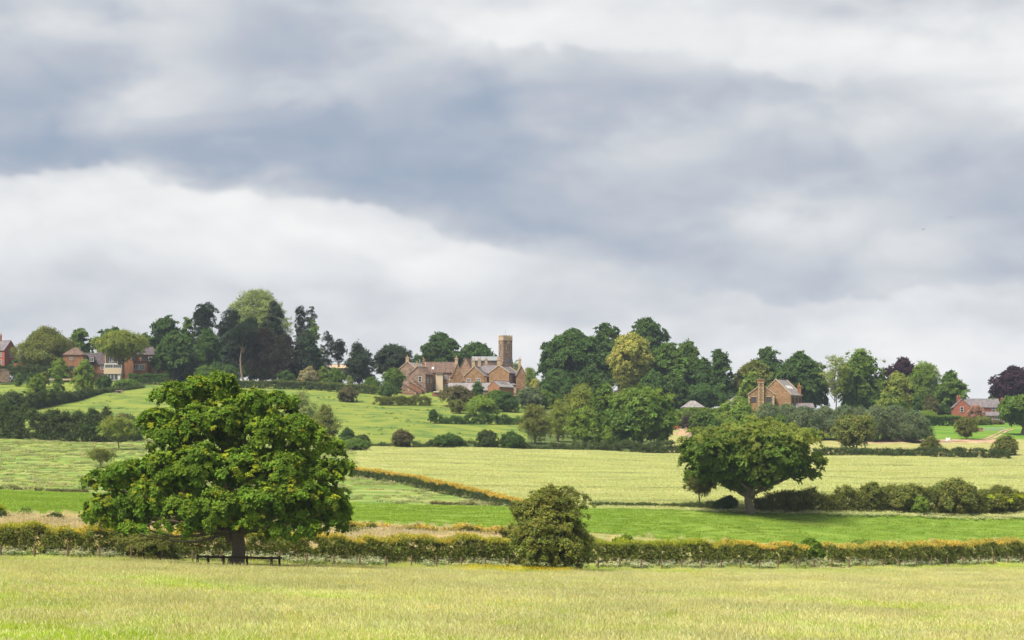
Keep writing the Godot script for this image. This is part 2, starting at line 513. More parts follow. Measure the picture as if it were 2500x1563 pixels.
func cloud_at(az: float, el: float) -> Color:
	# az, el in degrees; out of the frame the field is folded back on itself and stirred by the noise
	var half := 16.57
	var a := ping(az + half, 2.0 * half) - half
	var e := el
	var top := 15.2
	if e > top:
		e = top - ping((e - top) * 0.33, 11.5)
	e = maxf(e, 3.0)
	var px := CX + F * tan(deg_to_rad(a))
	var py := HY - F * tan(deg_to_rad(e)) / cos(deg_to_rad(a))
	var ca := cos(deg_to_rad(el))
	var p := Vector3(sin(deg_to_rad(az)) * ca, sin(deg_to_rad(el)) * 1.6, -cos(deg_to_rad(az)) * ca) * 100.0
	var w1 := cn.get_noise_3d(p.x, p.y, p.z)
	var w2 := cn.get_noise_3d(p.x + 310.0, p.y, p.z)
	var w3 := cn2.get_noise_3d(p.x, p.y * 1.5, p.z)
	var w4 := 0.55 - cn3.get_noise_3d(p.x + w1 * 6.0, p.y * 1.3, p.z)
	px += w1 * 120.0 + w3 * 60.0 + w4 * 45.0
	py += w2 * 45.0 + w3 * 40.0 - w4 * 28.0
	for e3 in EDGES:
		py = crisp(px, py, e3)
	var b := cloud_map.get_pixel(clampi(int(px / 2500.0 * 480.0), 0, 479), clampi(int(py / 900.0 * 480.0), 0, 479)).r
	b = 0.5 + (b - 0.5) * 1.02
	b += w3 * 0.15 + (w4 - 0.5) * 0.12 + w1 * 0.05 + 0.05
	if el > 45.0:
		b = lerpf(b, 0.55, smoothstep(45.0, 85.0, el))
	b = clampf(b, 0.0, 1.05)
	var c0 := Color8(158, 173, 193)
	var c1 := Color8(186, 193, 205)
	var c2 := Color8(212, 216, 221)
	var c3 := Color8(231, 233, 235)
	var c4 := Color8(245, 245, 245)
	if b < 0.33: return c0.lerp(c1, b / 0.33)
	if b < 0.6: return c1.lerp(c2, (b - 0.33) / 0.27)
	if b < 0.82: return c2.lerp(c3, (b - 0.6) / 0.22)
	return c3.lerp(c4, minf((b - 0.82) / 0.2, 1.0))

func make_sky() -> ImageTexture:
	cn.seed = 77
	cn.frequency = 0.055
	cn.fractal_octaves = 5
	cn.noise_type = FastNoiseLite.TYPE_SIMPLEX_SMOOTH
	cn2.seed = 12
	cn2.frequency = 0.16
	cn2.fractal_octaves = 5
	cn2.fractal_gain = 0.55
	cn3.seed = 41
	cn3.frequency = 0.075
	cn3.fractal_octaves = 5
	cn3.fractal_type = FastNoiseLite.FRACTAL_RIDGED
	var coarse := Image.create_empty(13, 13, false, Image.FORMAT_RF)
	for y in 13:
		for x in 13:
			coarse.set_pixel(x, y, Color(CLOUD[y][x] / 100.0, 0, 0))
	# pad by resizing about the sample centres
	cloud_map = Image.create_empty(480, 480, false, Image.FORMAT_RF)
	var big := coarse.duplicate()
	big.resize(520, 520, Image.INTERPOLATE_CUBIC)
	cloud_map.blit_rect(big, Rect2i(20, 20, 480, 480), Vector2i.ZERO)
	var W := 4096
	var low := 190   # rows of the band up to 16.7 degrees at full size
	var img := Image.create_empty(W, 2048, false, Image.FORMAT_RGB8)
	img.fill(Color8(120, 125, 110))
	var data := PackedByteArray()
	data.resize(W * low * 3)
	var k := 0
	for r in low:
		var el := (1024.0 - (1024 - low + r) - 0.5) / 2048.0 * 180.0
		for c in W:
			var az := (c + 0.5) / W * 360.0
			if az > 180.0: az -= 360.0
			# full detail near the view, every second column elsewhere
			if (az > 24.0 or az < -24.0) and c % 4 != 0:
				data[k] = data[k - 3]
				data[k + 1] = data[k - 2]
				data[k + 2] = data[k - 1]
			else:
				var q := cloud_at(az, el)
				data[k] = q.r8
				data[k + 1] = q.g8
				data[k + 2] = q.b8
			k += 3
	var band := Image.create_from_data(W, low, false, Image.FORMAT_RGB8, data)
	img.blit_rect(band, Rect2i(0, 0, W, low), Vector2i(0, 1024 - low))
	var hw := 512
	var hh := 128
	var up := Image.create_empty(hw, hh, false, Image.FORMAT_RGB8)
	for r in hh:
		var el := 90.0 - (r + 0.5) / hh * (90.0 - low / 2048.0 * 180.0)
		for c in hw:
			var az := (c + 0.5) / hw * 360.0
			if az > 180.0: az -= 360.0
			up.set_pixel(c, r, cloud_at(az, el))
	up.resize(W, 1024 - low, Image.INTERPOLATE_CUBIC)
	img.blit_rect(up, Rect2i(0, 0, W, 1024 - low), Vector2i.ZERO)
	return ImageTexture.create_from_image(img)

func set_view() -> void:
	var cam := Camera3D.new()
	cam.name = "camera"
	cam.projection = Camera3D.PROJECTION_FRUSTUM
	cam.near = 1.0
	cam.far = 9000.0
	cam.size = 1563.0 / F
	cam.frustum_offset = Vector2(0.0, (HY - 781.5) / F)
	add_child(cam)
	cam.current = true
	var e := Environment.new()
	e.background_mode = Environment.BG_SKY
	var sm := PanoramaSkyMaterial.new()
	sm.panorama = make_sky()
	e.sky = Sky.new()
	e.sky.sky_material = sm
	e.background_energy_multiplier = 1.0 / EXPOSURE
	e.tonemap_mode = Environment.TONE_MAPPER_LINEAR
	e.tonemap_exposure = EXPOSURE
	e.fog_enabled = true
	e.fog_density = 0.00009
	e.fog_light_color = Color(0.84, 0.9, 1.0)
	e.sdfgi_enabled = true
	e.ssao_enabled = true
	e.ssil_enabled = true
	var we := WorldEnvironment.new()
	we.name = "world_environment"
	we.environment = e
	add_child(we)
	var sun := DirectionalLight3D.new()
	sun.name = "sun"
	sun.light_energy = 0.5
	sun.light_angular_distance = 24.0
	sun.light_color = Color(1.0, 0.965, 0.9)
	sun.shadow_enabled = true
	add_child(sun)
	sun.look_at_from_position(Vector3(-42, 80, 34), Vector3.ZERO)   # high, from the side and a little behind the camera

# ---------- ground ----------
func edge_d(px: float) -> float:   # the hedge between rough pasture and wheat
	if px < 1000.0: return lerpf(310.0, 289.0, (px - 868.0) / 132.0)
	if px < 1100.0: return lerpf(289.0, 275.0, (px - 1000.0) / 100.0)
	if px < 1200.0: return lerpf(275.0, 264.0, (px - 1100.0) / 100.0)
	return lerpf(264.0, 253.0, (px - 1200.0) / 75.0)

func field_of(px: float, d: float) -> String:
	var fd := fence_d(px)
	if d < fd + 4.0: return "meadow"
	var r3 := across(ROWS[5], 0, px)
	var r4 := across(ROWS[6], 0, px)
	if d < r3: return "verge"
	if d < r4: return "crop"
	if d < 421.0:
		if px < 868.0 or d < edge_d(px) and px < 1290.0: return "rough_pasture"
		return "wheat"
	if px < 1290.0:
		if d > 592.0: return "scrub"
		return "pasture"
	if px < 1630.0: return "scrub"
	if d > 640.0: return "scrub"
	var py := pyof(px, d)
	if px > 2040.0 and px < 2440.0 and py < 1082.0 and py > 1073.0 and d < 560.0: return "soil"
	if px > 1940.0 and py > 1073.0: return "dry"
	if px < 1760.0 and py > 1050.0: return "dry"
	if px < 1760.0 and py > 1040.0: return "soil"
	return "lawn"

func make_ground() -> void:
	var ds := []
	var d := -40.0
	while d < 6900.0:
		ds.append(d)
		if d < 40.0: d += 20.0
		elif d < 260.0: d += 1.6
		elif d < 640.0: d += 2.6
		elif d < 760.0: d += 10.0
		else: d *= 1.25
	var pxs := []
	var p := -700.0
	while p <= 3220.0:
		pxs.append(p)
		p += 14.0
	var nx := pxs.size()
	var parts := {}
	var pos := []
	var prev := []
	for j in ds.size():
		var row := PackedVector3Array()
		row.resize(nx)
		var dd: float = ds[j]
		for i in nx:
			var x: float = (pxs[i] - CX) / F * maxf(dd, 55.0)
			if dd > 900.0: x *= 1.0 + (dd - 900.0) / 900.0
			row[i] = Vector3(x, ground(x, dd) if dd < 900.0 else ground_slow(clampf(pxs[i], 0, 2500), dd), -dd)
		if j > 0:
			for i in nx - 1:
				var cp: float = pxs[i] + 7.0
				var cd: float = (ds[j - 1] + dd) * 0.5
				var f := "meadow" if cd < 100.0 else ("scrub" if cd > 660.0 else field_of(cp, cd))
				if not parts.has(f): parts[f] = Tri.new()
				parts[f].quad(prev[i], row[i], row[i + 1], prev[i + 1])
		prev = row
	var names := {"meadow": "meadow_ground", "verge": "valley_ground", "crop": "crop_field", "wheat": "wheat_field", "rough_pasture": "rough_pasture_ground", "pasture": "hill_pasture_ground", "lawn": "lawn", "scrub": "hill_ground", "soil": "bare_soil_ground", "dry": "dry_field_ground"}
	for f in parts:
		var o := part(self, names[f], parts[f].done(), M[f])
		o.set_meta("kind", "structure")

func make_tramlines() -> void:
	var g := Tri.new()
	for k in 6:
		for w in [-0.95, 0.95]:
			var last := []
			var px := 900.0
			while px < 2620.0:
				var d0: float = 268.0 + 24.0 * k + w
				var x: float = (px - CX) / F * d0
				var d: float = d0 - x * 0.05
				var row := []
				for s in [-0.35, 0.35]:
					row.append(Vector3(x, ground(x, d + s) + 0.09, -d - s))
				var on: bool = field_of(CX + F * x / d, d) == "wheat" and field_of(CX + F * x / d, d + 3.0) == "wheat"
				if last and on: g.quad(last[0], last[1], row[1], row[0])
				last = row if on else []
				px += 25.0
	var o := part(self, "wheat_field_tramlines", g.done(), M.tram)
	o.set_meta("kind", "structure")

# a scatter of patches over the ground where "take" says so
func cover(called: String, label: String, mesh: Mesh, n: int, px0: float, px1: float, d0: float, d1: float, take: Callable, s0: float, s1: float, tint: float, base := Color.WHITE) -> void:
	var trs := []
	var cols := PackedColorArray()
	for i in n:
		var d := sqrt(rf(d0 * d0, d1 * d1))
		var px := rf(px0, px1)
		if not take.call(px, d): continue
		var g := gp(px, d)
		var s := rf(s0, s1)
		trs.append(Transform3D(Basis(Vector3.UP, rf(0, TAU)).scaled(Vector3(s, s * rf(0.85, 1.15), s)), g))
		var k := rf(1.0 - tint, 1.0 + tint) * (1.0 + 0.22 * hnoise.get_noise_2d(g.x * 1.1 + 300.0, g.z * 2.0))
		cols.append(Color(base.r * k * rf(0.93, 1.07), base.g * k, base.b * k * rf(0.93, 1.07)))
	if trs.is_empty(): return
	var o := scatter(self, called, mesh, trs, cols, M.blade)
	tag(o, label, "", "", "stuff")

func make_grass() -> void:
	var pn := FastNoiseLite.new()
	pn.seed = 31
	pn.frequency = 0.045
	pn.fractal_octaves = 3
	var G1 := Color(0.33, 0.45, 0.05)
	var G2 := Color(0.46, 0.53, 0.09)
	var G3 := Color(0.55, 0.57, 0.19)
	var S1 := Color(0.64, 0.61, 0.31)
	var S2 := Color(0.66, 0.65, 0.36)
	var S3 := Color(0.6, 0.51, 0.37)
	var lush := grass_patch(420, 1.7, 0.06, 0.18, 0.010, 1.1, [G1, G2], [S2], 0.04)
	var mixed := grass_patch(420, 1.7, 0.08, 0.22, 0.009, 1.0, [G1, G2, G2, G3], [S1, S2], 0.14)
	var pale := grass_patch(420, 1.7, 0.1, 0.29, 0.008, 0.9, [G1, G2, G3], [S1, S1, S2, S3], 0.36)
	var density := func(px: float, d: float) -> float:
		var x := (px - CX) / F * d
		# paler towards the ridge of the meadow where the hay grass stands, greener by the fence
		return pn.get_noise_2d(x * 0.8, d * 1.7) * 1.5 + pn.get_noise_2d(x * 3.0 + 90.0, d * 4.0) * 0.5
	var hay := func(px: float, d: float) -> float:
		var fd := fence_d(px)
		var a: float = density.call(px, d) + 0.1
		if d > fd - 13.0 and d < fd + 5.0: a -= 0.4
		elif d > 92.0 and d < fd - 13.0: a += 0.12
		return a
	cover("meadow_grass", "fresh green grass in the meadow gaps", lush, 15000, -90, 2590, 36, 224, func(px, d): return d < fence_d(px) + 5.0 and hay.call(px, d) < 0.06, 0.8, 1.2, 0.15)
	cover("meadow_grass", "meadow grass with scattered seed heads", mixed, 12000, -90, 2590, 36, 224, func(px, d): return d < fence_d(px) + 5.0 and absf(hay.call(px, d) - 0.06) < 0.16, 0.8, 1.2, 0.12)
	cover("hay_grass", "pale hay grass heavy with pinkish seed heads", pale, 15000, -90, 2590, 36, 220, func(px, d): return d < fence_d(px) - 9.0 and hay.call(px, d) > 0.1, 0.8, 1.25, 0.12)
	var stalk := grass_patch(34, 1.7, 0.34, 0.6, 0.007, 0.5, [G3], [S1, S3], 1.0)
	cover("grass_stalks", "taller seeding grass stalks standing out of the meadow", stalk, 6000, -90, 2590, 36, 200, func(px, d): return d < fence_d(px) - 9.0 and density.call(px * 1.3, d) + rf(-0.3, 0.3) > 0.1, 0.7, 1.1, 0.12)
	# buttercups
	var bc := Tri.new()
	for i in 26:
		var p := Vector3(rf(-0.8, 0.8), 0, rf(-0.8, 0.8))
		var h := rf(0.3, 0.55)
		bc.tri(p + Vector3(-0.006, 0, 0), p + Vector3(0, h, 0), p + Vector3(0.006, 0, 0), G1)
		for k in 2:
			var a := rf(0, TAU)
			var u := Vector3(cos(a), 0.3, sin(a)) * 0.024
			var w := Vector3(-sin(a), 0.2, cos(a)) * 0.024
			bc.quad(p + Vector3(0, h, 0) - u, p + Vector3(0, h, 0) - w, p + Vector3(0, h, 0) + u, p + Vector3(0, h, 0) + w, Color(0.75, 0.56, 0.01))
	var bcm := bc.done()
	cover("buttercups", "yellow buttercups flowering among the meadow grass", bcm, 3400, -60, 2560, 60, 222, func(px, d):
		var fd := fence_d(px)
		if d > fd + 1.0: return false
		var x: float = (px - CX) / F * d
		var q := pn.get_noise_2d(x * 2.0 - 40.0, d * 2.0)
		return q + rf(-0.12, 0.12) > (0.16 if d > fd - 14.0 else 0.42), 0.8, 1.2, 0.1)
	var bright := func(px: float, d: float) -> bool: return px > 1120.0 and px < 1400.0 and d > fence_d(px) - 22.0 and d < fence_d(px) - 3.0
	cover("buttercups", "dense yellow buttercup patch in front of the lone hawthorn bush", bcm, 40000, 1120, 1400, 144, 176, func(px, d): return bright.call(px, d) and rng.randf() < 0.006 + 0.02 * maxf(0.0, pn.get_noise_2d(px * 0.3, d * 3.0)), 0.9, 1.3, 0.1)
	# cow parsley between fence and hedge
	var cp := Tri.new()
	for i in 9:
		var p := Vector3(rf(-0.6, 0.6), 0, rf(-0.6, 0.6))
		var h := rf(0.4, 0.85)
		cp.quad(p + Vector3(-0.012, 0, 0), p + Vector3(-0.008, h, 0), p + Vector3(0.008, h, 0), p + Vector3(0.012, 0, 0), Color(0.16, 0.22, 0.06))
		for k in 6:
			var a := rf(0, TAU)
			var q := p + Vector3(cos(a), 0, sin(a)) * rf(0.05, 0.24) + Vector3(0, h + rf(-0.22, 0.05), 0)
			for u in 4:
				var c := q + Vector3(rf(-0.07, 0.07), rf(-0.02, 0.02), rf(-0.07, 0.07))
				var r := rf(0.022, 0.04)
				cp.quad(c + Vector3(-r, 0, 0), c + Vector3(0, 0.012, -r), c + Vector3(r, 0, 0), c + Vector3(0, 0.012, r), Color(0.74, 0.72, 0.6))
		for k in 5:
			var a := rf(0, TAU)
			var q := p + Vector3(0, rf(0.1, h * 0.6), 0)
			var dv := Vector3(cos(a), 0.3, sin(a)) * 0.22
			var sv := Vector3(-sin(a), 0, cos(a)) * 0.07
			cp.quad(q, q + dv * 0.5 - sv, q + dv, q + dv * 0.5 + sv, Color(0.12, 0.2, 0.04))
	var cpm := cp.done()
	cover("cow_parsley", "white cow parsley flowering between fence and hedge", cpm, 16000, -60, 2560, 138, 226, func(px, d): return d > fence_d(px) + 0.6 and d < fence_d(px) + 4.4 and rng.randf() < 0.85 and pn.get_noise_2d(px * 0.2, d) > -0.25, 0.7, 1.1, 0.15)
	cover("cow_parsley", "white cow parsley along the hedge by the oak", cpm, 5000, 1700, 2560, 248, 268, func(px, d): return d > across(ROWS[6], 0, px) - 2.6 and d < across(ROWS[6], 0, px) - 0.6 and rng.randf() < 0.35, 0.5, 0.8, 0.15)
	cover("cow_parsley", "white cow parsley along the orange-topped field hedge", cpm, 9000, 850, 1290, 256, 402, func(px, d):
		var edge := edge_d(px)
		return d < edge - 1.0 and d > edge - 3.5 and rng.randf() < 0.6, 0.6, 0.9, 0.15)
	# reed grass in the valley strip
	var reed := grass_patch(150, 1.6, 0.45, 1.1, 0.022, 0.45, [Color(0.70, 0.62, 0.36), Color(0.74, 0.67, 0.44), Color(0.5, 0.54, 0.18)], [Color(0.72, 0.6, 0.45)], 0.6)
	cover("reed_grass", "tall pinkish dry reed grass behind the front hedge", reed, 9000, -60, 1300, 152, 205, func(px, d): return d > fence_d(px) + 9.0 and d < across(ROWS[5], 0, px) - 14.0 and pn.get_noise_2d(px * 0.08, d * 0.5) > -0.3, 0.8, 1.15, 0.15)
	cover("dry_grass", "orange dry grass on the valley edge", reed, 5000, -60, 2560, 170, 250, func(px, d): return d > across(ROWS[5], 0, px) - 12.0 and d < across(ROWS[5], 0, px) + 0.5 and (px < 1300.0 or rng.randf() < 0.3), 0.35, 0.55, 0.15)
	# crops
	var crop := grass_patch(110, 2.4, 0.1, 0.2, 0.05, 1.2, [Color(0.19, 0.30, 0.04), Color(0.23, 0.34, 0.05), Color(0.28, 0.37, 0.06)], [G2], 0.0)
	cover("crop_leaves", "short bright green crop in the valley field", crop, 9000, -60, 2560, 186, 266, func(px, d): return field_of(px, d) == "crop", 0.8, 1.1, 0.05)
	var ear := grass_patch(110, 3.6, 0.1, 0.26, 0.05, 1.2, [Color(0.42, 0.46, 0.19), Color(0.5, 0.52, 0.23), Color(0.57, 0.57, 0.29)], [G3], 0.0)
	cover("wheat", "pale ripening wheat in the sloping field", ear, 13000, 840, 2560, 252, 424, func(px, d):
		var x: float = (px - CX) / F * d
		if absf(fposmod(d + x * 0.05 + 3.0, 24.0) - 12.0) < 0.5: return false
		return field_of(px, d) == "wheat", 0.8, 1.1, 0.04)
	var tus := grass_patch(120, 1.4, 0.1, 0.35, 0.05, 1.0, [Color(0.2, 0.3, 0.08), Color(0.26, 0.35, 0.1), Color(0.42, 0.43, 0.2)], [S3], 0.1)
	cover("rough_grass", "tussocky rough grass on the lower pasture", tus, 9000, -60, 1300, 254, 424, func(px, d):
		var x: float = (px - CX) / F * d
		return field_of(px, d) == "rough_pasture" and pn.get_noise_2d(x * 1.6, d * 3.0) + rf(-0.35, 0.35) > 0.1, 0.6, 1.3, 0.25)
	var nettle := leaf_tuft(70, 0.3, 0.4, 0.1, 0.6, 0.3)
	cover("nettle_clumps", "dark green nettle and thistle clumps on the hill pasture", nettle, 9000, -60, 1300, 424, 590, func(px, d):
		var x: float = (px - CX) / F * d
		return field_of(px, d) == "pasture" and (pn.get_noise_2d(x * 0.8 + 200.0, d * 1.6) > 0.34 or rng.randf() < 0.015), 0.25, 0.6, 0.2, Color(0.14, 0.24, 0.075))

# ---------- trees, bushes, hedges ----------
const PAL := {
	"dk": [0.076, 0.145, 0.032], "md": [0.128, 0.215, 0.036], "br": [0.2, 0.29, 0.045], "ol": [0.19, 0.215, 0.05], "yl": [0.44, 0.43, 0.11],
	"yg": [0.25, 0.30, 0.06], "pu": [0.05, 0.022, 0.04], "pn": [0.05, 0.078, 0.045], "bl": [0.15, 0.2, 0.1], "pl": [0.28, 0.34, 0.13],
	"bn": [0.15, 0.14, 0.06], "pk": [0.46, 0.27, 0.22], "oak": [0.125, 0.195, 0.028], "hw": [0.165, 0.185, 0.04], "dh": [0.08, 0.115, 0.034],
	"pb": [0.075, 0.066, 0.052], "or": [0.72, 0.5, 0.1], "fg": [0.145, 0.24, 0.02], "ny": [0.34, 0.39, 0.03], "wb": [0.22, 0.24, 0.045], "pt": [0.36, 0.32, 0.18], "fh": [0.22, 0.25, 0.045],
}

func pal(k: String) -> Color:
	return Color(PAL[k][0], PAL[k][1], PAL[k][2])

func vary(c: Color, a: float) -> Color:
	var k := rf(1.0 - a, 1.0 + a)
	return Color(c.r * k * rf(0.9, 1.12), c.g * k, c.b * k * rf(0.85, 1.15))

func make_tufts() -> void:
	tufts.broad = twig_tuft(13, 9, 0.4, 0.36, 0.5)
	tufts.fine = twig_tuft(16, 10, 0.3, 0.34, 0.3)
	tufts.airy = twig_tuft(9, 9, 0.24, 0.3, 0.5)
	tufts.weep = leaf_tuft(110, 0.34, 0.2, 1.6, 0.9, 0.2)
	tufts.near = twig_tuft(14, 14, 0.28, 0.4, 0.9)
	tufts.needle = needle_tuft(150)
	tufts.shoot = shoot_tuft(14)
	tufts.hedge = twig_tuft(14, 9, 0.3, 0.36, 0.2)

func profile(shape: String, t: float) -> float:
	match shape:
		"round": return sqrt(maxf(0.0, 1.0 - pow(2.0 * t - 1.0, 2.0)))
		"dome": return pow(maxf(0.0, 1.0 - pow(t, 2.2)), 0.6) * (0.78 + 0.22 * minf(1.0, t * 5.0))
		"cone": return pow(1.0 - t, 0.75) * 0.95 + 0.05
		"column": return 0.75 * pow(maxf(0.0, 1.0 - pow(t, 4.0)), 0.5) + 0.25 * (1.0 - t)
		"umbrella": return 0.25 + 0.75 * pow(sin(clampf(t, 0.0, 1.0) * PI * 0.85), 1.0)
		"bush": return pow(maxf(0.0, 1.0 - pow(t, 2.6)), 0.55)
	return 1.0

func limb(g: Tri, a: Vector3, b: Vector3, r0: float, r1: float, sag: float, sides: int) -> void:
	var pts := []
	var rad := []
	var bend := rdir() * a.distance_to(b) * 0.09
	for i in 5:
		var t := i / 4.0
		pts.append(a.lerp(b, t) + bend * sin(t * PI) + Vector3.UP * sag * sin(t * PI))
		rad.append(lerpf(r0, r1, t))
	g.tube(pts, rad, sides, Color(1, 1, 1))

# lobes: [centre, radius]; the tufts sit on the lobes' outsides, the rest fills them
func dress(parent: Node3D, called: String, lobes: Array, mesh: Mesh, tuft: float, cover_k: float, color: Color, flat: float, amount: float, fit: AABB, upness := 0.6) -> MultiMeshInstance3D:
	var pos := PackedVector3Array()
	var up := PackedVector3Array()
	var sc := PackedFloat32Array()
	for l in lobes:
		var c: Vector3 = l[0]
		var r: float = l[1]
		var n := int(clampf(cover_k * pow(r / tuft, 2.0), 5, 420))
		for i in n:
			var d := rdir()
			if d.y < -0.25 and rng.randf() < 0.65: d.y = -d.y
			var rr := r * (rf(0.8, 1.05) if rng.randf() < 0.75 else rf(0.25, 0.8))
			pos.append(c + Vector3(d.x * rr, d.y * rr * flat, d.z * rr))
			up.append(d + Vector3.UP * upness + rdir() * 0.3)
			sc.append(tuft * (rf(0.5, 1.0) if rng.randf() < 0.6 else rf(0.9, 1.5)))
	if fit.size.x > 0.0:
		var lo := Vector3(INF, INF, INF)
		var hi := -lo
		for i in pos.size():
			var s := Vector3.ONE * sc[i] * 0.75
			lo = lo.min(pos[i] - s)
			hi = hi.max(pos[i] + s)
		var k := fit.size / (hi - lo)
		for i in pos.size():
			pos[i] = fit.position + (pos[i] - lo) * k
	var trs := []
	var cols := PackedColorArray()
	for i in pos.size():
		trs.append(Transform3D(frame_up(up[i], rf(0, TAU)).scaled(Vector3.ONE * sc[i]), pos[i]))
		cols.append(vary(color, amount))
	var o := scatter(parent, called, mesh, trs, cols, M.leaf)
	o.set_meta("kind", "stuff")
	return o

func tree(called: String, category: String, label: String, px: float, q: float, top: float, wide: float, shape: String, kind: String, color: String, base := 0.25, opt := {}) -> Node3D:
	var d := depth(px, q)
	var at := gp(px, d)
	var H := (HY - top) / F * d - at.y
	var R := wide / F * d * 0.54
	var t := thing(called, label, category, at + Vector3(0, -0.05, 0), opt.get("group", ""))
	var hb := H * base
	var lobes := []
	var nl := int(opt.get("lobes", 13) * 1.5)
	var flat := 0.85
	var cover_k := 3.4
	var amount := 0.2
	var tuft := clampf(R * 0.21, 0.45, 1.35)
	var mesh: Mesh = tufts.broad
	match kind:
		"fine":
			mesh = tufts.fine
		"airy":
			mesh = tufts.airy
			cover_k = 2.6
		"weep":
			mesh = tufts.weep
			tuft *= 1.15
		"needle":
			mesh = tufts.needle
			flat = 0.42
			cover_k = 3.6
			tuft = clampf(R * 0.26, 0.6, 1.5)
	cover_k *= opt.get("dense", 1.0)
	tuft *= opt.get("tuft", 1.0)
	var lr: float = opt.get("lobe", 0.38)
	for i in nl:
		var u := (i + 0.5) / nl
		var f := profile(shape, u)
		var a := i * 2.39996 + rf(-0.5, 0.5)
		var rl := R * lr * rf(0.75, 1.2) * (0.45 + 0.55 * f)
		var rho := maxf(0.0, R * f - rl * 0.9) * rf(0.7, 1.2)
		lobes.append([Vector3(cos(a) * rho, hb + (H - hb) * (0.08 + 0.86 * u), sin(a) * rho), rl])
	for i in 5:
		var u := 0.12 + 0.17 * i
		lobes.append([Vector3(rf(-0.12, 0.12) * R, hb + (H - hb) * u, rf(-0.12, 0.12) * R), R * 0.56 * profile(shape, u)])
	var fit := AABB(Vector3(-R, hb, -R), Vector3(2 * R, H - hb, 2 * R))
	var crown := "crown" if base > 0.02 else "foliage"
	dress(t, crown, lobes, mesh, tuft, cover_k, pal(color), flat, amount, fit, 0.2 if kind == "needle" else 0.6)
	if opt.has("tips"):
		dress(t, "young_and_sunlit_tips", lobes.slice(nl / 2), tufts.fine, tuft * 0.6, 0.6, pal(opt.tips), flat, 0.25, AABB(Vector3(-R, hb + (H - hb) * 0.3, -R), Vector3(2 * R, (H - hb) * 0.72, 2 * R)), 1.2)
	var g := Tri.new()
	var tr: float = opt.get("trunk", clampf(H * 0.028, 0.05, 0.6))
	var top_y := H * (0.72 if shape != "umbrella" else 0.85)
	limb(g, Vector3(0, -0.4, 0), Vector3(rf(-0.06, 0.06) * R, top_y, 0), tr, tr * 0.25, 0.0, 7)
	for i in range(0, nl, 2 if kind != "airy" else 1):
		var c: Vector3 = lobes[i][0]
		limb(g, Vector3(0, minf(maxf(hb * 0.8, c.y * 0.55), top_y), 0), c, tr * 0.42, tr * 0.1, -R * 0.04, 5)
	var bc: Color = Color(0.27, 0.2, 0.16) if kind == "needle" else Color(0.2, 0.17, 0.135)
	for i in g.c.size():
		g.c[i] = bc
	part(t, "trunk" if base > 0.02 else "stem", g.done(true), M.bark)
	return t

func bush(label: String, px: float, q: float, top: float, wide: float, color: String, kind := "fine", opt := {}) -> Node3D:
	var o := opt.duplicate()
	if not o.has("lobes"): o.lobes = 9
	if not o.has("lobe"): o.lobe = 0.45
	return tree(opt.get("called", "bush"), "bush", label, px, q, top, wide, "bush", kind, color, 0.0, o)

# pts: [px, distance or ground py, top py]
func hedge(label: String, pts: Array, width: float, tuft: float, color: String, opt := {}) -> Node3D:
	var first := gp(pts[0][0], depth(pts[0][0], pts[0][1]))
	var t := thing(opt.get("called", "hedge"), label, "hedge", first)
	var trs := []
	var cols := PackedColorArray()
	var str_ := []
	var scol := PackedColorArray()
	var col := pal(color)
	var dens: float = opt.get("dense", 1.0)
	var ragged: float = opt.get("ragged", 0.15)
	for s in pts.size() - 1:
		var d0 := depth(pts[s][0], pts[s][1])
		var d1 := depth(pts[s + 1][0], pts[s + 1][1])
		var a := gp(pts[s][0], d0)
		var b := gp(pts[s + 1][0], d1)
		var h0: float = (HY - pts[s][2]) / F * d0 - a.y
		var h1: float = (HY - pts[s + 1][2]) / F * d1 - b.y
		var along := b - a
		along.y = 0.0
		var L := along.length()
		var side := Vector3(along.z, 0, -along.x).normalized()
		var n := int(L * (h0 + h1 + width) * 0.75 / (tuft * tuft) * dens)
		for i in n:
			var u := rng.randf()
			var x := lerpf(a.x, b.x, u)
			var d := lerpf(d0, d1, u)
			var h := lerpf(h0, h1, u) * (1.0 + ragged * hnoise.get_noise_2d(x * 6.0 + 77.0, d * 6.0) * 2.0) - tuft * 0.5
			h = maxf(h, tuft * 0.4)
			var p := rng.randf()
			var v := 0.0
			var y := 0.0
			if p < 0.36:      # top
				v = rf(-0.42, 0.42) * width
				y = h * rf(0.86, 1.0)
			elif p < 0.86:    # faces
				v = width * 0.5 * (1.0 if rng.randf() < 0.7 else -1.0) * rf(0.75, 1.05)
				y = h * rf(0.02, 0.97)
			else:
				v = rf(-0.4, 0.4) * width
				y = h * rf(0.1, 0.9)
			var w := Vector3(x, 0, -d) + side * v * (1.0 if side.z > 0.0 else -1.0)
			w.y = ground(w.x, -w.z) + y
			var up := Vector3(0, 1.0 if p < 0.36 else 0.5, 0) + side * (0.9 * signf(v) * (1.0 if side.z > 0.0 else -1.0) if p >= 0.36 else 0.0) + rdir() * 0.4
			trs.append(Transform3D(frame_up(up, rf(0, TAU)).scaled(Vector3.ONE * tuft * rf(0.7, 1.25)), w - first))
			cols.append(vary(col, 0.22))
			if opt.has("tips") and p < 0.36 and rng.randf() < opt.get("tipk", 0.9):
				str_.append(Transform3D(Basis(Vector3.UP, rf(0, TAU)).scaled(Vector3.ONE * tuft * rf(0.9, 1.5)), w - first + Vector3(0, -0.02, 0)))
				var ripe := 0.6 + 1.1 * hnoise.get_noise_2d(x * 0.9 + 40.0, d * 0.9)
				scol.append(vary(pal(opt.tips).lerp(pal(opt.get("tips2", opt.tips)), clampf(1.0 - ripe + rf(-0.3, 0.3), 0.0, 1.0)), 0.2))
	var o := scatter(t, "foliage", tufts.hedge, trs, cols, M.leaf)
	o.set_meta("kind", "stuff")
	if str_:
		var q := scatter(t, "young_and_sunlit_tips", tufts.shoot, str_, scol, M.leaf)
		q.set_meta("kind", "stuff")
	return t

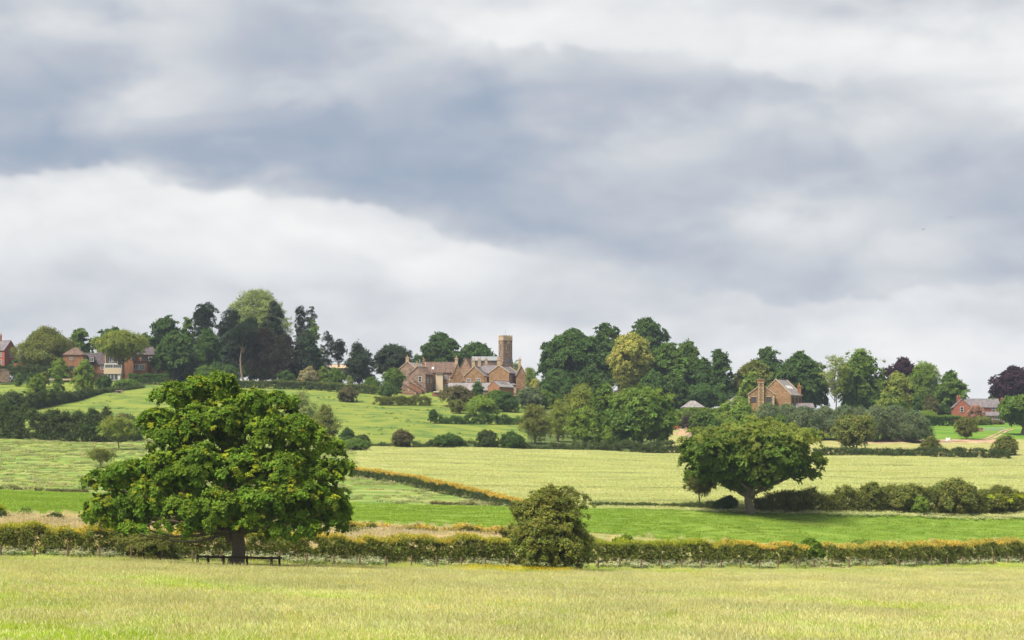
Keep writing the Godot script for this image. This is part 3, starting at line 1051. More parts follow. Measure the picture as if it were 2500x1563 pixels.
# the great tree in the meadow: lobes read off its outline, given depth as a round crown
func big_tree() -> void:
	rng.seed = 777
	var D := 135.0
	var at := gp(573, D)
	var t := thing("sycamore_tree", "large spreading leafy tree standing inside a timber guard in the meadow", "tree", at)
	var L := [[505, 955, 52], [440, 985, 55], [560, 955, 45], [625, 985, 48], [392, 1035, 50], [690, 985, 40], [420, 1075, 50],
		[500, 1040, 66], [575, 1045, 70], [660, 1055, 66], [735, 1060, 55], [790, 1095, 46], [330, 1158, 45], [425, 1150, 64], [515, 1150, 74], [610, 1150, 74],
		[700, 1150, 70], [790, 1160, 52], [833, 1140, 30], [282, 1195, 45], [838, 1205, 28], [250, 1238, 32], [244, 1268, 27], [315, 1238, 56], [395, 1225, 64],
		[480, 1240, 62], [565, 1245, 56], [655, 1235, 70], [745, 1225, 66], [812, 1245, 46], [822, 1282, 30], [345, 1278, 32], [435, 1285, 28], [745, 1285, 36], [665, 1288, 26], [560, 1276, 22], [500, 1284, 24], [400, 1290, 28], [612, 1284, 26], [700, 1294, 32], [300, 1272, 32], [785, 1288, 32]]
	var m := D / F
	var lobes := []
	var g := Tri.new()
	var hub := Vector3(0, 3.4, 0)
	for l in L:
		var x: float = (l[0] - 573) * m
		var y: float = (HY - l[1]) * m - at.y
		var r: float = (l[2] - 9.0) * m
		var cx: float = (l[0] - 535.0) / 330.0
		var ht := clampf((l[1] - 905.0) / 390.0, 0.0, 1.0)
		var reach := 9.2 * sqrt(maxf(0.05, 1.0 - cx * cx)) * pow(ht, 0.55)
		for s in [0.82, -0.8, 0.0]:
			if s == 0.0 and (reach < 4.0 or rng.randf() < 0.25): continue
			var z: float = s * maxf(0.0, reach - r * 0.6)
			var c := Vector3(x + rf(-0.4, 0.4), y + rf(-0.3, 0.3), z)
			lobes.append([c, r * rf(0.9, 1.05)])
			if rng.randf() < 0.55 and (y > 4.5 or rng.randf() < 0.3):
				var st := Vector3(x * 0.12, clampf(y * 0.62, 3.0, 9.5), z * 0.1)
				limb(g, st, c, 0.16, 0.035, -0.3, 6)
	limb(g, Vector3(0, -0.4, 0), hub, 0.56, 0.5, 0.0, 14)
	g.tube([Vector3(0, -0.4, 0), Vector3(0, 0.1, 0), Vector3(0, 0.9, 0)], [0.8, 0.62, 0.54], 14)
	limb(g, hub, Vector3(-0.6, 10.5, 0.4), 0.46, 0.12, 0.0, 9)
	limb(g, hub + Vector3(0.2, -1.4, 0), Vector3(2.6, 6.4, 0.6), 0.26, 0.12, 0.2, 8)
	limb(g, hub + Vector3(-0.3, -1.2, 0), Vector3(-3.2, 5.6, 0.9), 0.3, 0.12, -0.2, 8)
	limb(g, Vector3(-0.3, 3.0, 0.2), Vector3(-5.4, 2.5, 2.2), 0.16, 0.05, -0.5, 7)
	limb(g, Vector3(-5.2, 2.5, 2.2), Vector3(-7.4, 3.0, 2.6), 0.05, 0.03, -0.25, 6)
	limb(g, Vector3(-2.6, 4.6, 1.4), Vector3(-8.2, 2.9, 2.4), 0.14, 0.04, -0.3, 7)
	limb(g, Vector3(-8.2, 2.9, 2.4), Vector3(-10.4, 3.4, 2.0), 0.045, 0.025, -0.2, 6)
	for i in g.c.size():
		g.c[i] = Color(0.2, 0.165, 0.135)
	part(t, "trunk", g.done(true), M.bark)
	dress(t, "crown", lobes, tufts.near, 0.55, 6.3, pal("fg"), 0.88, 0.28, AABB(), 0.5)
	dress(t, "young_and_sunlit_tips", lobes, tufts.near, 0.3, 1.0, pal("ny"), 0.98, 0.3, AABB(), 1.2)  # fresh growth, brightened yellow so the colour also paints sunlight on the tips

func guard_rail() -> void:
	var D := 132.5
	var c := gp(573, D)
	var t := thing("tree_guard", "dark timber post and rail guard round the large tree trunk", "fence", c)
	var xs := [482.0, 546.0, 602.0, 663.0]
	var tops := []
	for i in 4:
		for zz in [0.0, -4.6]:
			if zz < 0.0 and (i == 1 or i == 2): continue
			var x: float = (xs[i] - 573.0) * D / F
			var gy := ground(c.x + x, D - zz) - c.y
			var g := Tri.new()
			g.box(Vector3(-0.085, -0.4, -0.085), Vector3(0.085, 1.02, 0.085))
			g.box(Vector3(-0.07, 1.02, -0.07), Vector3(0.07, 1.05, 0.07))
			part(t, "post", g.done(), M.dark_wood, Transform3D(Basis(Vector3.BACK, rf(-0.04, 0.04)), Vector3(x, gy, zz)))
			tops.append(Vector3(x, gy + 0.9, zz))
	var rails := [[0, 2], [2, 3], [3, 4], [1, 5], [0, 1], [4, 5]]
	for r in rails:
		var a: Vector3 = tops[r[0]]
		var b: Vector3 = tops[r[1]]
		var g := Tri.new()
		var hl := a.distance_to(b) * 0.5 + 0.06
		g.box(Vector3(-0.05, -0.085, -hl), Vector3(0.05, 0.085, hl))
		var z := (b - a).normalized()
		var x := Vector3.UP.cross(z).normalized()
		part(t, "rail", g.done(), M.dark_wood, Transform3D(Basis(x, z.cross(x), z), (a + b) * 0.5 + (Vector3(0, 0, 0.135) if absf(z.x) > 0.5 else Vector3(0.135, 0, 0))))

func wire_fence() -> void:
	var t := thing("wire_fence", "stock fence of weathered round posts and wire along the meadow edge", "fence", gp(1.5, 140.0))
	var pts := []
	var mesh := Tri.new()
	mesh.tube([Vector3(0, -0.4, 0), Vector3(0, 1.02, 0), Vector3(0, 1.12, 0)], [0.085, 0.08, 0.05], 8)
	mesh.quad(Vector3(-0.035, 1.118, -0.035), Vector3(0.035, 1.118, -0.035), Vector3(0.035, 1.118, 0.035), Vector3(-0.035, 1.118, 0.035))
	var pm := mesh.done()
	for n in range(-1, 49):
		var d := 140.0 * (1.0 + 0.01167 * n)
		var px := CX + (-1248.5 + 68.8 * n) / (1.0 + 0.01167 * n)
		var p := gp(px, d)
		pts.append(p)
		part(t, "post", pm, M.post, Transform3D(Basis(Vector3(rf(-1, 1), 0, rf(-1, 1)).normalized(), rf(0.0, 0.06)).scaled(Vector3(1.0, rf(0.93, 1.08), 1.0)), p - t.position))
	for h in [0.35, 0.7, 1.0]:
		var g := Tri.new()
		var q := []
		var r := []
		for p in pts:
			q.append(p - t.position + Vector3(0, h, 0.084))
			r.append(0.004)
		g.tube(q, r, 4)
		part(t, "wire", g.done(), M.wire)

func make_hedges() -> void:
	var ot := {"tips": "or", "tips2": "yl", "ragged": 0.1}
	hedge("long orange-tipped field hedge behind the wire fence, from the gap past the big tree", [[-60, 146, 1283], [230, 150, 1287], [600, 159, 1301], [900, 166, 1311], [1240, 176, 1318], [1400, 182, 1321], [1700, 190, 1326], [1958, 198, 1332]], 1.8, 0.36, "fh", {"tips": "or", "tips2": "ny", "ragged": 0.14, "tipk": 1.0, "dense": 1.2, "called": "field_hedge"})
	hedge("orange-tipped hedge behind the wire fence beyond the elder gap", [[2012, 201, 1332], [2150, 205, 1333], [2300, 211, 1324], [2560, 223, 1314]], 1.8, 0.36, "fh", {"tips": "or", "tips2": "yl", "ragged": 0.16, "tipk": 1.0, "dense": 1.2, "called": "field_hedge"})
	hedge("ragged hedge behind pink reeds in the valley bottom", [[845, 190, 1280], [1000, 192, 1285], [1130, 194, 1290], [1250, 196, 1295]], 2.0, 0.4, "hw", {"tips": "or", "ragged": 0.3, "tipk": 0.6})
	hedge("low dark valley hedge between two strips of dry grass", [[-60, 170, 1262], [240, 175, 1266]], 1.2, 0.34, "dh", {"ragged": 0.4})
	hedge("low brown trimmed hedge at the top of the green crop", [[-60, 258, 1188], [220, 258, 1203]], 1.2, 0.36, "bn", {"ragged": 0.12})
	hedge("short clipped brown hedge piece above the green crop", [[1054, 258, 1227], [1162, 258, 1231]], 1.2, 0.34, "bn", {"ragged": 0.15})
	hedge("small clipped hedge stub beside the orange-topped hedge end", [[1172, 258, 1231], [1220, 258, 1233]], 1.1, 0.32, "bn", {"ragged": 0.15})
	hedge("orange-topped hedge running uphill between rough pasture and wheat", [[866, 310, 1142], [1000, 289, 1162], [1100, 275, 1181], [1200, 264, 1205], [1278, 253, 1226]], 1.6, 0.38, "dh", {"tips": "or", "ragged": 0.12, "tipk": 1.3})
	hedge("low dark hedge between lone hawthorn bush and oak", [[1440, 259, 1227], [1620, 258, 1231], [1780, 256, 1222]], 1.4, 0.4, "dh", {"ragged": 0.2})
	hedge("tall overgrown hedge running from the oak along the crop", [[1850, 256, 1208], [2000, 259, 1202], [2110, 262, 1196], [2250, 266, 1196], [2400, 270, 1200], [2560, 275, 1208]], 2.6, 0.5, "hw", {"ragged": 0.35, "tips": "ol", "tipk": 0.6, "dense": 1.2})
	hedge("dark hedge between hill pasture and the top of the wheat", [[640, 422, 1082], [860, 422, 1085], [1000, 422, 1082], [1290, 422, 1082]], 1.8, 0.6, "dh", {"ragged": 0.45})
	hedge("dark hedge under the round green trees above the wheat", [[1290, 423, 1090], [1450, 423, 1078], [1640, 423, 1080], [1760, 421, 1088]], 2.0, 0.6, "dh", {"ragged": 0.35})
	hedge("thick dark hedge between wheat and the builders' ground", [[1985, 418, 1095], [2200, 418, 1097], [2330, 418, 1094], [2465, 418, 1099]], 2.2, 0.55, "dh", {"ragged": 0.15})
	hedge("tall dark hawthorn hedge above the rough pasture", [[-60, 406, 1004], [100, 408, 1001], [255, 410, 1008], [345, 412, 1022]], 3.4, 0.8, "dh", {"ragged": 0.25, "dense": 1.7})
	hedge("shaggy hedge climbing to the brick country house", [[-60, 475, 972], [70, 500, 966], [240, 545, 950], [345, 566, 943]], 2.8, 0.75, "dh", {"ragged": 0.4, "dense": 1.5})
	hedge("long even hedge below the dark pine wood", [[560, 572, 929], [750, 574, 933], [860, 572, 940], [928, 568, 946]], 1.8, 0.55, "dh", {"ragged": 0.08, "tips": "ol", "tipk": 0.5})
	hedge("clipped hedge below the manor's outbuildings", [[914, 990, 968], [980, 990, 967], [1048, 990, 969]], 2.0, 0.55, "hw", {"ragged": 0.15})
	hedge("low hedge crossing the pasture below the light green bush", [[1072, 1034, 1012], [1160, 1036, 1014], [1285, 1036, 1020]], 2.0, 0.6, "dk", {"ragged": 0.35})
	hedge("trimmed lawn hedge in front of the red brick house", [[2234, 1040, 1014], [2346, 1040, 1015]], 1.6, 0.5, "dk", {"ragged": 0.06, "tips": "br", "tipk": 0.6})
	hedge("square clipped yew hedge beside the brick country house", [[313, 578, 912], [411, 578, 913]], 1.6, 0.5, "dk", {"ragged": 0.05})
	hedge("dark garden hedge behind the little grey shed", [[-40, 600, 893], [123, 598, 893]], 1.6, 0.55, "dh", {"ragged": 0.1})
	hedge("clipped green hedge under the two slate pyramid roofs", [[1665, 548, 997], [1770, 548, 996]], 1.4, 0.5, "br", {"ragged": 0.05})

func make_trees() -> void:
	# --- left of the brick house and behind it
	tree("willow_tree", "tree", "broad drooping olive willow beside the tall brick house", 110, 612, 797, 150, "dome", "weep", "ol", 0.08, {"lobes": 18, "dense": 1.3})
	tree("broadleaf_tree", "tree", "mid green tree between the willow and the brick house roof", 196, 640, 799, 66, "round", "broad", "md", 0.15)
	tree("broadleaf_tree", "tree", "dark green tree rising behind the brick house chimney", 272, 652, 795, 98, "round", "broad", "dk", 0.15)
	tree("broadleaf_tree", "tree", "airy yellow-green tree with bare leaning trunk in front of the brick house", 293, 585, 806, 132, "round", "airy", "yg", 0.42, {"lobes": 17, "dense": 2.0, "trunk": 0.5})
	tree("broadleaf_tree", "tree", "dark tree peeping over the brick house's east roof", 352, 650, 810, 60, "round", "broad", "dk", 0.15)
	tree("broadleaf_tree", "tree", "tall dark tree at the edge of the pine wood with a domed top", 400, 634, 767, 90, "round", "broad", "dk", 0.12)
	tree("broadleaf_tree", "tree", "dense blue-green tree shading the end of the brick house", 420, 590, 805, 108, "dome", "broad", "dk", 0.06, {"lobes": 16})
	tree("broadleaf_tree", "tree", "mid green tree against the first windswept pine", 462, 628, 775, 60, "dome", "broad", "md", 0.1)
	# --- pine wood
	tree("broadleaf_tree", "tree", "tall pale feathery tree rising highest behind the pines", 638, 655, 703, 168, "round", "airy", "pl", 0.2, {"lobes": 22, "dense": 1.6, "trunk": 0.5})
	tree("pine_tree", "tree", "windswept flat-topped dark pine reaching out over the wood's edge", 506, 615, 737, 74, "umbrella", "needle", "pn", 0.25, {"lobes": 16, "trunk": 0.4})
	tree("pine_tree", "tree", "dark pine with ragged layered crown next to the windswept one", 566, 610, 751, 74, "column", "needle", "pn", 0.22, {"lobes": 17, "trunk": 0.4})
	tree("pine_tree", "tree", "pine with a long bare pinkish trunk standing before the wood", 594, 592, 790, 62, "round", "needle", "pn", 0.62, {"lobes": 11, "trunk": 0.42})
	tree("holm_oak_tree", "tree", "dark smooth dome-topped evergreen in the middle of the pine wood", 668, 606, 733, 68, "column", "fine", "pn", 0.1, {"lobes": 18, "trunk": 0.5})
	tree("cypress_tree", "tree", "dark pointed evergreen beside the dome-topped one", 732, 604, 747, 54, "cone", "needle", "pn", 0.06, {"lobes": 20, "trunk": 0.4})
	tree("pine_tree", "tree", "pine with a small round tuft of crown above the pointed evergreen", 756, 625, 746, 34, "umbrella", "needle", "pn", 0.55, {"lobes": 8})
	tree("broadleaf_tree", "tree", "mid green broadleaf tree at the wood's church-side end", 766, 622, 780, 46, "dome", "broad", "md", 0.08)
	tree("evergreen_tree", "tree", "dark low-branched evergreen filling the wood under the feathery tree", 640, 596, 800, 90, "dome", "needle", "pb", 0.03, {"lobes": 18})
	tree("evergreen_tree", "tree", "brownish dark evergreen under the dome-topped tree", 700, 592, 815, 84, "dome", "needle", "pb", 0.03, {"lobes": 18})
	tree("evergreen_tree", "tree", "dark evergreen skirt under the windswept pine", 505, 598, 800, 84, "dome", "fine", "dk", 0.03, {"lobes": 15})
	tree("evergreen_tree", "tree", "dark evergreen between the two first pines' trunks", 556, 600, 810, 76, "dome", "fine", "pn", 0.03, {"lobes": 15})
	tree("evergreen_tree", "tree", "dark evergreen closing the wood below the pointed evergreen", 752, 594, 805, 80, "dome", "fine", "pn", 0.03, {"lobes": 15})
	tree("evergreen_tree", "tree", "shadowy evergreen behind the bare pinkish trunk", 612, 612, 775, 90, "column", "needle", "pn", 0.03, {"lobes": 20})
	tree("pine_tree", "tree", "slender open pine with sky showing through, first past the wood", 800, 606, 808, 42, "column", "needle", "pn", 0.22, {"lobes": 10, "dense": 0.8, "trunk": 0.25})
	tree("pine_tree", "tree", "small umbrella pine with curved bare trunk beside the slender pine", 828, 604, 828, 44, "umbrella", "needle", "pn", 0.5, {"lobes": 8, "trunk": 0.25})
	tree("yew_tree", "tree", "dark blue-green broad evergreen past the umbrella pine", 876, 600, 836, 78, "dome", "fine", "pn", 0.03, {"lobes": 15, "dense": 1.2})
	tree("yew_tree", "tree", "dark spiky yew beside the manor's gable", 957, 612, 841, 98, "round", "fine", "pn", 0.06, {"lobes": 16, "dense": 1.2})
	bush("pale brownish flowering shrub before the pine wood hedge", 752, 582, 894, 48, "pt")
	bush("bright green shrub next to the pale flowering shrub", 790, 583, 893, 34, "br")
	bush("round green shrub before the two small pines", 818, 582, 897, 50, "md")
	bush("small whitish-green shrub behind the long even hedge", 854, 577, 916, 20, "pl")
	bush("green shrub at the end of the long even hedge", 908, 577, 921, 48, "md")
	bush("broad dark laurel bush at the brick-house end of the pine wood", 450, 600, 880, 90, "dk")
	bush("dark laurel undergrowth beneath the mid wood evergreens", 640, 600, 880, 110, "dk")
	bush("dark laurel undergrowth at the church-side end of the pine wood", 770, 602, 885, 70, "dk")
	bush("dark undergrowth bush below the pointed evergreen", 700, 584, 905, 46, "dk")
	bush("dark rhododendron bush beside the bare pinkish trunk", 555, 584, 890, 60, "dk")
	bush("leafy green bush half behind the big tree's top", 500, 582, 893, 54, "md")
	# --- slope below the brick house
	bush("bright green garden bush before the pyramid-roofed wing", 144, 597, 874, 52, "br")
	tree("broadleaf_tree", "tree", "light green young tree in the shaggy climbing hedge", 92, 508, 912, 58, "dome", "fine", "br", 0.04, {"lobes": 12})
	bush("dark green bush between two young trees in the climbing hedge", 143, 520, 916, 36, "md")
	tree("broadleaf_tree", "tree", "fresh green young tree hiding part of the brick house's wing", 203, 545, 878, 60, "dome", "fine", "br", 0.03, {"lobes": 13})
	bush("dark round bush below the white panelled bay", 256, 556, 917, 46, "dk")
	bush("dark spreading bush below the yellow-green tree's trunk", 308, 566, 931, 58, "md")
	bush("grey-green bush at the foot of the climbing hedge", 28, 470, 955, 76, "dh")
	bush("dark garden shrub in front of the grey shed hedge", 45, 575, 911, 22, "md")
	bush("small clipped green shrub on the garden terrace", 75, 572, 909, 24, "dk")
	bush("olive shrub on the garden terrace", 106, 570, 908, 32, "ol")
	bush("large dark hawthorn rising from the tall pasture hedge", 225, 410, 995, 62, "dk")
	bush("brownish hawthorn at the lower end of the tall pasture hedge", 300, 413, 1010, 76, "bn")
	tree("ash_tree", "tree", "thin light green ash with visible branches behind the big tree", 292, 372, 1018, 96, "dome", "airy", "yg", 0.3, {"lobes": 12, "dense": 1.6, "trunk": 0.16})
	tree("ash_tree", "tree", "sparse small ash leaning out below the thin light green one", 246, 318, 1095, 76, "round", "airy", "ol", 0.28, {"lobes": 9, "dense": 1.2, "trunk": 0.12})
	# --- behind the big tree on its other side
	tree("willow_tree", "tree", "wispy grey-green willow partly behind the big tree", 735, 430, 950, 96, "dome", "airy", "pl", 0.05, {"lobes": 14, "dense": 1.4})
	tree("willow_tree", "tree", "second wispy willow behind the big tree, lower and browner", 792, 425, 985, 80, "dome", "airy", "ol", 0.05, {"lobes": 13, "dense": 1.5})
	bush("dark round hawthorn behind the big tree's flank", 848, 424, 1043, 42, "dk")
	bush("dark hawthorn sloping down into the wheat-top hedge", 884, 424, 1062, 40, "dh")
	bush("green leaning bush at the uphill end of the orange-topped hedge", 868, 404, 1074, 66, "md", "fine", {"lobes": 12})
	bush("grey-brown round bush alone on the hill pasture", 850, 981, 945, 48, "bn")
	bush("reddish-brown topped hawthorn in the wheat-top hedge", 984, 422, 1049, 52, "bn")
	bush("pair-lobed dark hawthorn in the wheat-top hedge", 1096, 422, 1062, 76, "dk")
	bush("tall dark hawthorn near the yellow-green trees in the wheat-top hedge", 1190, 422, 1048, 54, "dh")
	bush("dark upright hawthorn next to the yellow-green trees", 1250, 422, 1054, 60, "dk")
	# --- village gardens
	tree("broadleaf_tree", "tree", "round green garden tree hiding the manor's west gable", 961, 578, 898, 56, "dome", "fine", "md", 0.03, {"lobes": 13})
	bush("dark green bush under the round garden tree", 948, 560, 935, 48, "dk")
	tree("horse_chestnut_tree", "tree", "big dark dome-crowned tree behind the manor", 1070, 668, 811, 124, "dome", "broad", "dk", 0.1, {"lobes": 18, "dense": 1.3})
	tree("horse_chestnut_tree", "tree", "wide dark tree between manor and church", 1160, 672, 835, 112, "dome", "broad", "dk", 0.1, {"lobes": 16, "dense": 1.3})
	tree("broadleaf_tree", "tree", "light green tree seen past the church tower's foot", 1262, 690, 878, 34, "round", "airy", "br", 0.2, {"dense": 2.0})
	tree("broadleaf_tree", "tree", "pale airy tree between the village and the dark wood", 1293, 640, 895, 44, "round", "airy", "br", 0.1, {"dense": 2.0})
	bush("brown-green bush in front of the low slate barn", 1114, 545, 943, 80, "bn")
	bush("dark green bush before the red-gabled outbuilding", 1168, 558, 932, 38, "dk")
	bush("dark bush below the red-gabled outbuilding", 1212, 540, 954, 60, "md")
	bush("light green round bush on the pasture below the village", 1178, 1018, 968, 78, "br", "fine", {"lobes": 12})
	bush("olive bush beside the light green round bush", 1116, 1010, 975, 44, "ol")
	tree("cypress_tree", "tree", "small dark conical shrub at the end of the pasture hedge", 1060, 1034, 999, 28, "column", "fine", "dk", 0.02)
	bush("dark bush under the bay-windowed stone house", 1236, 530, 956, 60, "dk")
	bush("grey-green bush below the stone house's garden", 1290, 545, 946, 70, "bl")
	bush("green bush on the bank under the dark wood", 1330, 548, 952, 56, "md")
	bush("yellow shrub between stone house and dark wood", 1306, 596, 925, 34, "yl")
	bush("dark shrub under the dark wood's first tree", 1345, 575, 918, 60, "dk")
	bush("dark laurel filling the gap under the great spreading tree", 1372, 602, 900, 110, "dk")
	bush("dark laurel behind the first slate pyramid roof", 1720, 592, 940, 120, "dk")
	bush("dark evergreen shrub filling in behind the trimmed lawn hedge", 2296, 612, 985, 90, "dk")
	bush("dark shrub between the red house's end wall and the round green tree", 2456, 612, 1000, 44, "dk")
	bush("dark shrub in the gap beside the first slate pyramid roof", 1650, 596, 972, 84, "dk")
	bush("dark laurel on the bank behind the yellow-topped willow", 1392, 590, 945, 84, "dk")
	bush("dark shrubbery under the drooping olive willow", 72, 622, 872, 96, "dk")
	bush("dark shrub at the foot of the tree shading the brick house end", 436, 594, 900, 70, "dk")
	# --- yellow-green trees above the wheat
	tree("willow_tree", "tree", "yellow-green willow with brown twigs at the wheat's upper edge", 1308, 436, 985, 84, "dome", "airy", "ol", 0.05, {"lobes": 14, "dense": 2.2})
	tree("willow_tree", "tree", "tall yellow-topped willow above the wheat hedge", 1416, 462, 935, 96, "dome", "airy", "yg", 0.04, {"lobes": 17, "dense": 2.3})
	tree("willow_tree", "tree", "light green willow standing before the yellow-topped one", 1425, 430, 992, 88, "dome", "fine", "br", 0.04, {"lobes": 14, "dense": 0.9})
	tree("willow_tree", "tree", "greenish willow filling the gap between two yellow-green ones", 1362, 448, 972, 70, "dome", "airy", "yg", 0.04, {"lobes": 14, "dense": 2.0})
	bush("bright young shrub at the foot of the round green trees", 1486, 426, 1040, 40, "br")
	tree("broadleaf_tree", "tree", "large round mid green tree above the wheat hedge", 1560, 437, 946, 168, "dome", "broad", "md", 0.12, {"lobes": 22, "dense": 1.3, "tips": "br"})
	tree("broadleaf_tree", "tree", "green tree tucked behind the large round one", 1478, 455, 940, 84, "dome", "broad", "md", 0.05, {"lobes": 15, "tips": "br"})
	# --- dark wood
	tree("lime_tree", "tree", "great dark spreading tree at the village end of the wood", 1408, 612, 800, 182, "dome", "broad", "dk", 0.12, {"lobes": 24, "dense": 1.2})
	tree("lime_tree", "tree", "dark tree showing its round top behind the golden tree", 1478, 640, 786, 136, "dome", "broad", "dk", 0.15)
	tree("lime_tree", "tree", "highest dark domed tree of the wood", 1586, 646, 773, 150, "dome", "broad", "dk", 0.15, {"lobes": 18})
	tree("sweet_chestnut_tree", "tree", "golden yellow-flowering tree in the dark wood", 1538, 600, 812, 104, "round", "fine", "yl", 0.22, {"lobes": 18, "dense": 1.3})
	tree("lime_tree", "tree", "mid green tree beside the golden one", 1628, 606, 836, 132, "dome", "broad", "md", 0.05, {"lobes": 17})
	tree("lime_tree", "tree", "mid green tree sloping down at the wood's far shoulder", 1680, 614, 832, 104, "dome", "broad", "md", 0.05, {"lobes": 15})
	tree("cypress_tree", "tree", "yellowish conical evergreen under the golden tree", 1521, 580, 892, 52, "cone", "fine", "ol", 0.03, {"lobes": 14, "dense": 1.3})
	tree("holly_tree", "tree", "dark evergreen under the golden tree's far side", 1600, 578, 903, 84, "dome", "broad", "dk", 0.03, {"lobes": 15})
	tree("holly_tree", "tree", "dark evergreen behind the slate pyramid roof", 1662, 580, 918, 56, "dome", "broad", "dk", 0.03)
	tree("holly_tree", "tree", "low dark evergreen under the great spreading tree", 1440, 585, 890, 110, "dome", "broad", "dk", 0.03, {"lobes": 15})
	tree("lime_tree", "tree", "tall narrow dark tree between the two slate roofs", 1760, 600, 850, 76, "column", "broad", "dk", 0.06, {"lobes": 18, "dense": 1.2})
	tree("lime_tree", "tree", "dark tree closing the wood behind the first slate roof", 1712, 604, 872, 90, "dome", "broad", "dk", 0.04)
	# --- round the stone house
	tree("lime_tree", "tree", "olive green tree behind the stone house's great chimney", 1842, 604, 876, 124, "dome", "broad", "ol", 0.05, {"lobes": 17})
	tree("lime_tree", "tree", "dark round-topped tree behind the olive green one", 1873, 640, 844, 84, "round", "broad", "dk", 0.1)
	tree("lime_tree", "tree", "big dark tree overhanging the stone house's roof", 1954, 598, 856, 136, "dome", "broad", "dk", 0.06, {"lobes": 20, "dense": 1.2})
	tree("broadleaf_tree", "tree", "bright green small tree against the stone house's gable", 1834, 560, 905, 68, "dome", "broad", "br", 0.04)
	tree("birch_tree", "tree", "thin airy tree with bare trunk between two leafy trees", 2038, 592, 866, 78, "round", "airy", "yg", 0.3, {"lobes": 13, "dense": 1.0, "trunk": 0.28})
	tree("poplar_tree", "tree", "tall fresh green tree beyond the willow screen", 2098, 600, 855, 118, "column", "broad", "md", 0.04, {"lobes": 22, "tips": "br"})
	tree("broadleaf_tree", "tree", "light yellow-green tree before the purple beech", 2186, 572, 908, 86, "dome", "fine", "yg", 0.03, {"lobes": 16, "dense": 1.2})
	tree("copper_beech_tree", "tree", "dark purple copper beech sloping between green trees", 2200, 632, 871, 130, "dome", "broad", "pu", 0.08, {"lobes": 18, "dense": 1.2})
	tree("broadleaf_tree", "tree", "pale green airy tree past the sloping copper beech", 2258, 625, 878, 92, "round", "airy", "br", 0.12, {"lobes": 14, "dense": 2.3})
	tree("broadleaf_tree", "tree", "mid green tall tree beside the red house's chimney", 2320, 612, 904, 80, "dome", "broad", "md", 0.06, {"lobes": 16})
	bush("reddish-olive shrub at the foot of the tall tree by the red house", 2275, 588, 963, 40, "bn")
	bush("dark green shrub below the light yellow-green tree", 2240, 585, 962, 34, "dk")
	bush("green garden shrubs' crest behind the trimmed lawn hedge", 2262, 582, 1005, 60, "br")
	tree("copper_beech_tree", "tree", "deep purple copper beech towering behind the red house", 2478, 632, 892, 116, "round", "broad", "pu", 0.1, {"lobes": 20, "dense": 1.3})
	tree("broadleaf_tree", "tree", "round green tree with thick trunk beside the field gate", 2496, 1062, 963, 116, "round", "broad", "md", 0.25, {"lobes": 16, "dense": 1.2, "trunk": 0.75})
	tree("broadleaf_tree", "tree", "distant tree top showing over the red house's roof", 2424, 690, 964, 46, "dome", "broad", "md", 0.1)
	tree("cherry_tree", "tree", "pink-leaved ornamental tree in front of the red house", 2382, 582, 988, 42, "dome", "fine", "pk", 0.08, {"dense": 1.1})
	bush("yellow-green garden shrub beside the field gate", 2398, 574, 1018, 44, "ol")
	bush("brownish shrub below the red house's garden windows", 2432, 578, 1030, 40, "bn")
	tree("hawthorn_tree", "tree", "dark hawthorn with a short trunk on the green bank", 2360, 1073, 1018, 56, "round", "fine", "hw", 0.1, {"trunk": 0.25})
	bush("brownish hawthorn at the end of the thick dark hedge", 2455, 430, 1065, 62, "hw")
	bush("dark hawthorn growing out of the thick dark hedge", 2272, 425, 1066, 48, "hw")
	tree("hawthorn_tree", "tree", "round olive-brown tree standing in the thick dark hedge line", 2087, 424, 1013, 100, "round", "fine", "ol", 0.12, {"lobes": 16, "dense": 1.1, "trunk": 0.3})
	# --- willow screen
	for i in 9:
		var x: float = 1878 + i * 44.5
		tree("screen_willow_tree", "tree", "tall grey-green willow in the close screen below the stone house", x, 478 + (i % 2) * 5, [984, 986, 989, 991, 990, 992, 990, 988, 1000][i], 84, "column", "weep", "bl", 0.02, {"lobes": 16, "dense": 1.3, "group": "willows of the close screen", "tuft": 0.95})
	bush("dark green tree-like bush rising from the willow screen's end", 2203, 488, 980, 44, "dk", "broad")
	bush("bright green bush before the stone house's great chimney", 1808, 505, 968, 88, "br")
	tree("broadleaf_tree", "tree", "dark green small tree between builders' ground and oak top", 1722, 470, 1000, 74, "dome", "broad", "md", 0.04)
	bush("low green bush in front of the willow screen", 1905, 465, 1012, 50, "md")
	bush("reddish rhododendron beside the red dumper", 1680, 500, 1013, 42, "pb")
	bush("bright green sapling clump beside the red dumper", 1655, 512, 1000, 30, "br")
	bush("light green shrub beside the hedge under the slate roofs", 1765, 520, 985, 40, "br")
	# --- middle ground
	tree("oak_tree", "tree", "wide round oak with a thick dark trunk at the crop's edge", 1836, 251, 1022, 338, "round", "broad", "oak", 0.2, {"lobes": 34, "dense": 1.0, "trunk": 0.72, "tuft": 0.62, "lobe": 0.3, "tips": "yg"})
	tree("hawthorn_tree", "tree", "small leaning thorn tree with bare stems under the oak", 1712, 259, 1146, 82, "round", "fine", "hw", 0.3, {"lobes": 10, "trunk": 0.16, "tuft": 0.8})
	bush("dark bushy growth at the oak's foot", 1775, 256, 1212, 50, "dk")
	bush("tall dark hawthorn peak in the overgrown hedge", 2130, 262, 1176, 58, "ol")
	bush("olive hawthorn mound in the overgrown hedge", 2200, 264, 1188, 96, "ol")
	bush("large grey-olive mound in the overgrown hedge", 2320, 268, 1171, 120, "ol", "fine", {"lobes": 13})
	bush("bright green elder spot in the overgrown hedge", 2246, 262.5, 1212, 40, "br")
	bush("yellowish-olive mound in the overgrown hedge", 2430, 271, 1205, 110, "hw", "fine", {"lobes": 12, "tips": "ny"})
	bush("dark hawthorn mound where the overgrown hedge meets the oak", 1950, 257, 1200, 90, "hw")
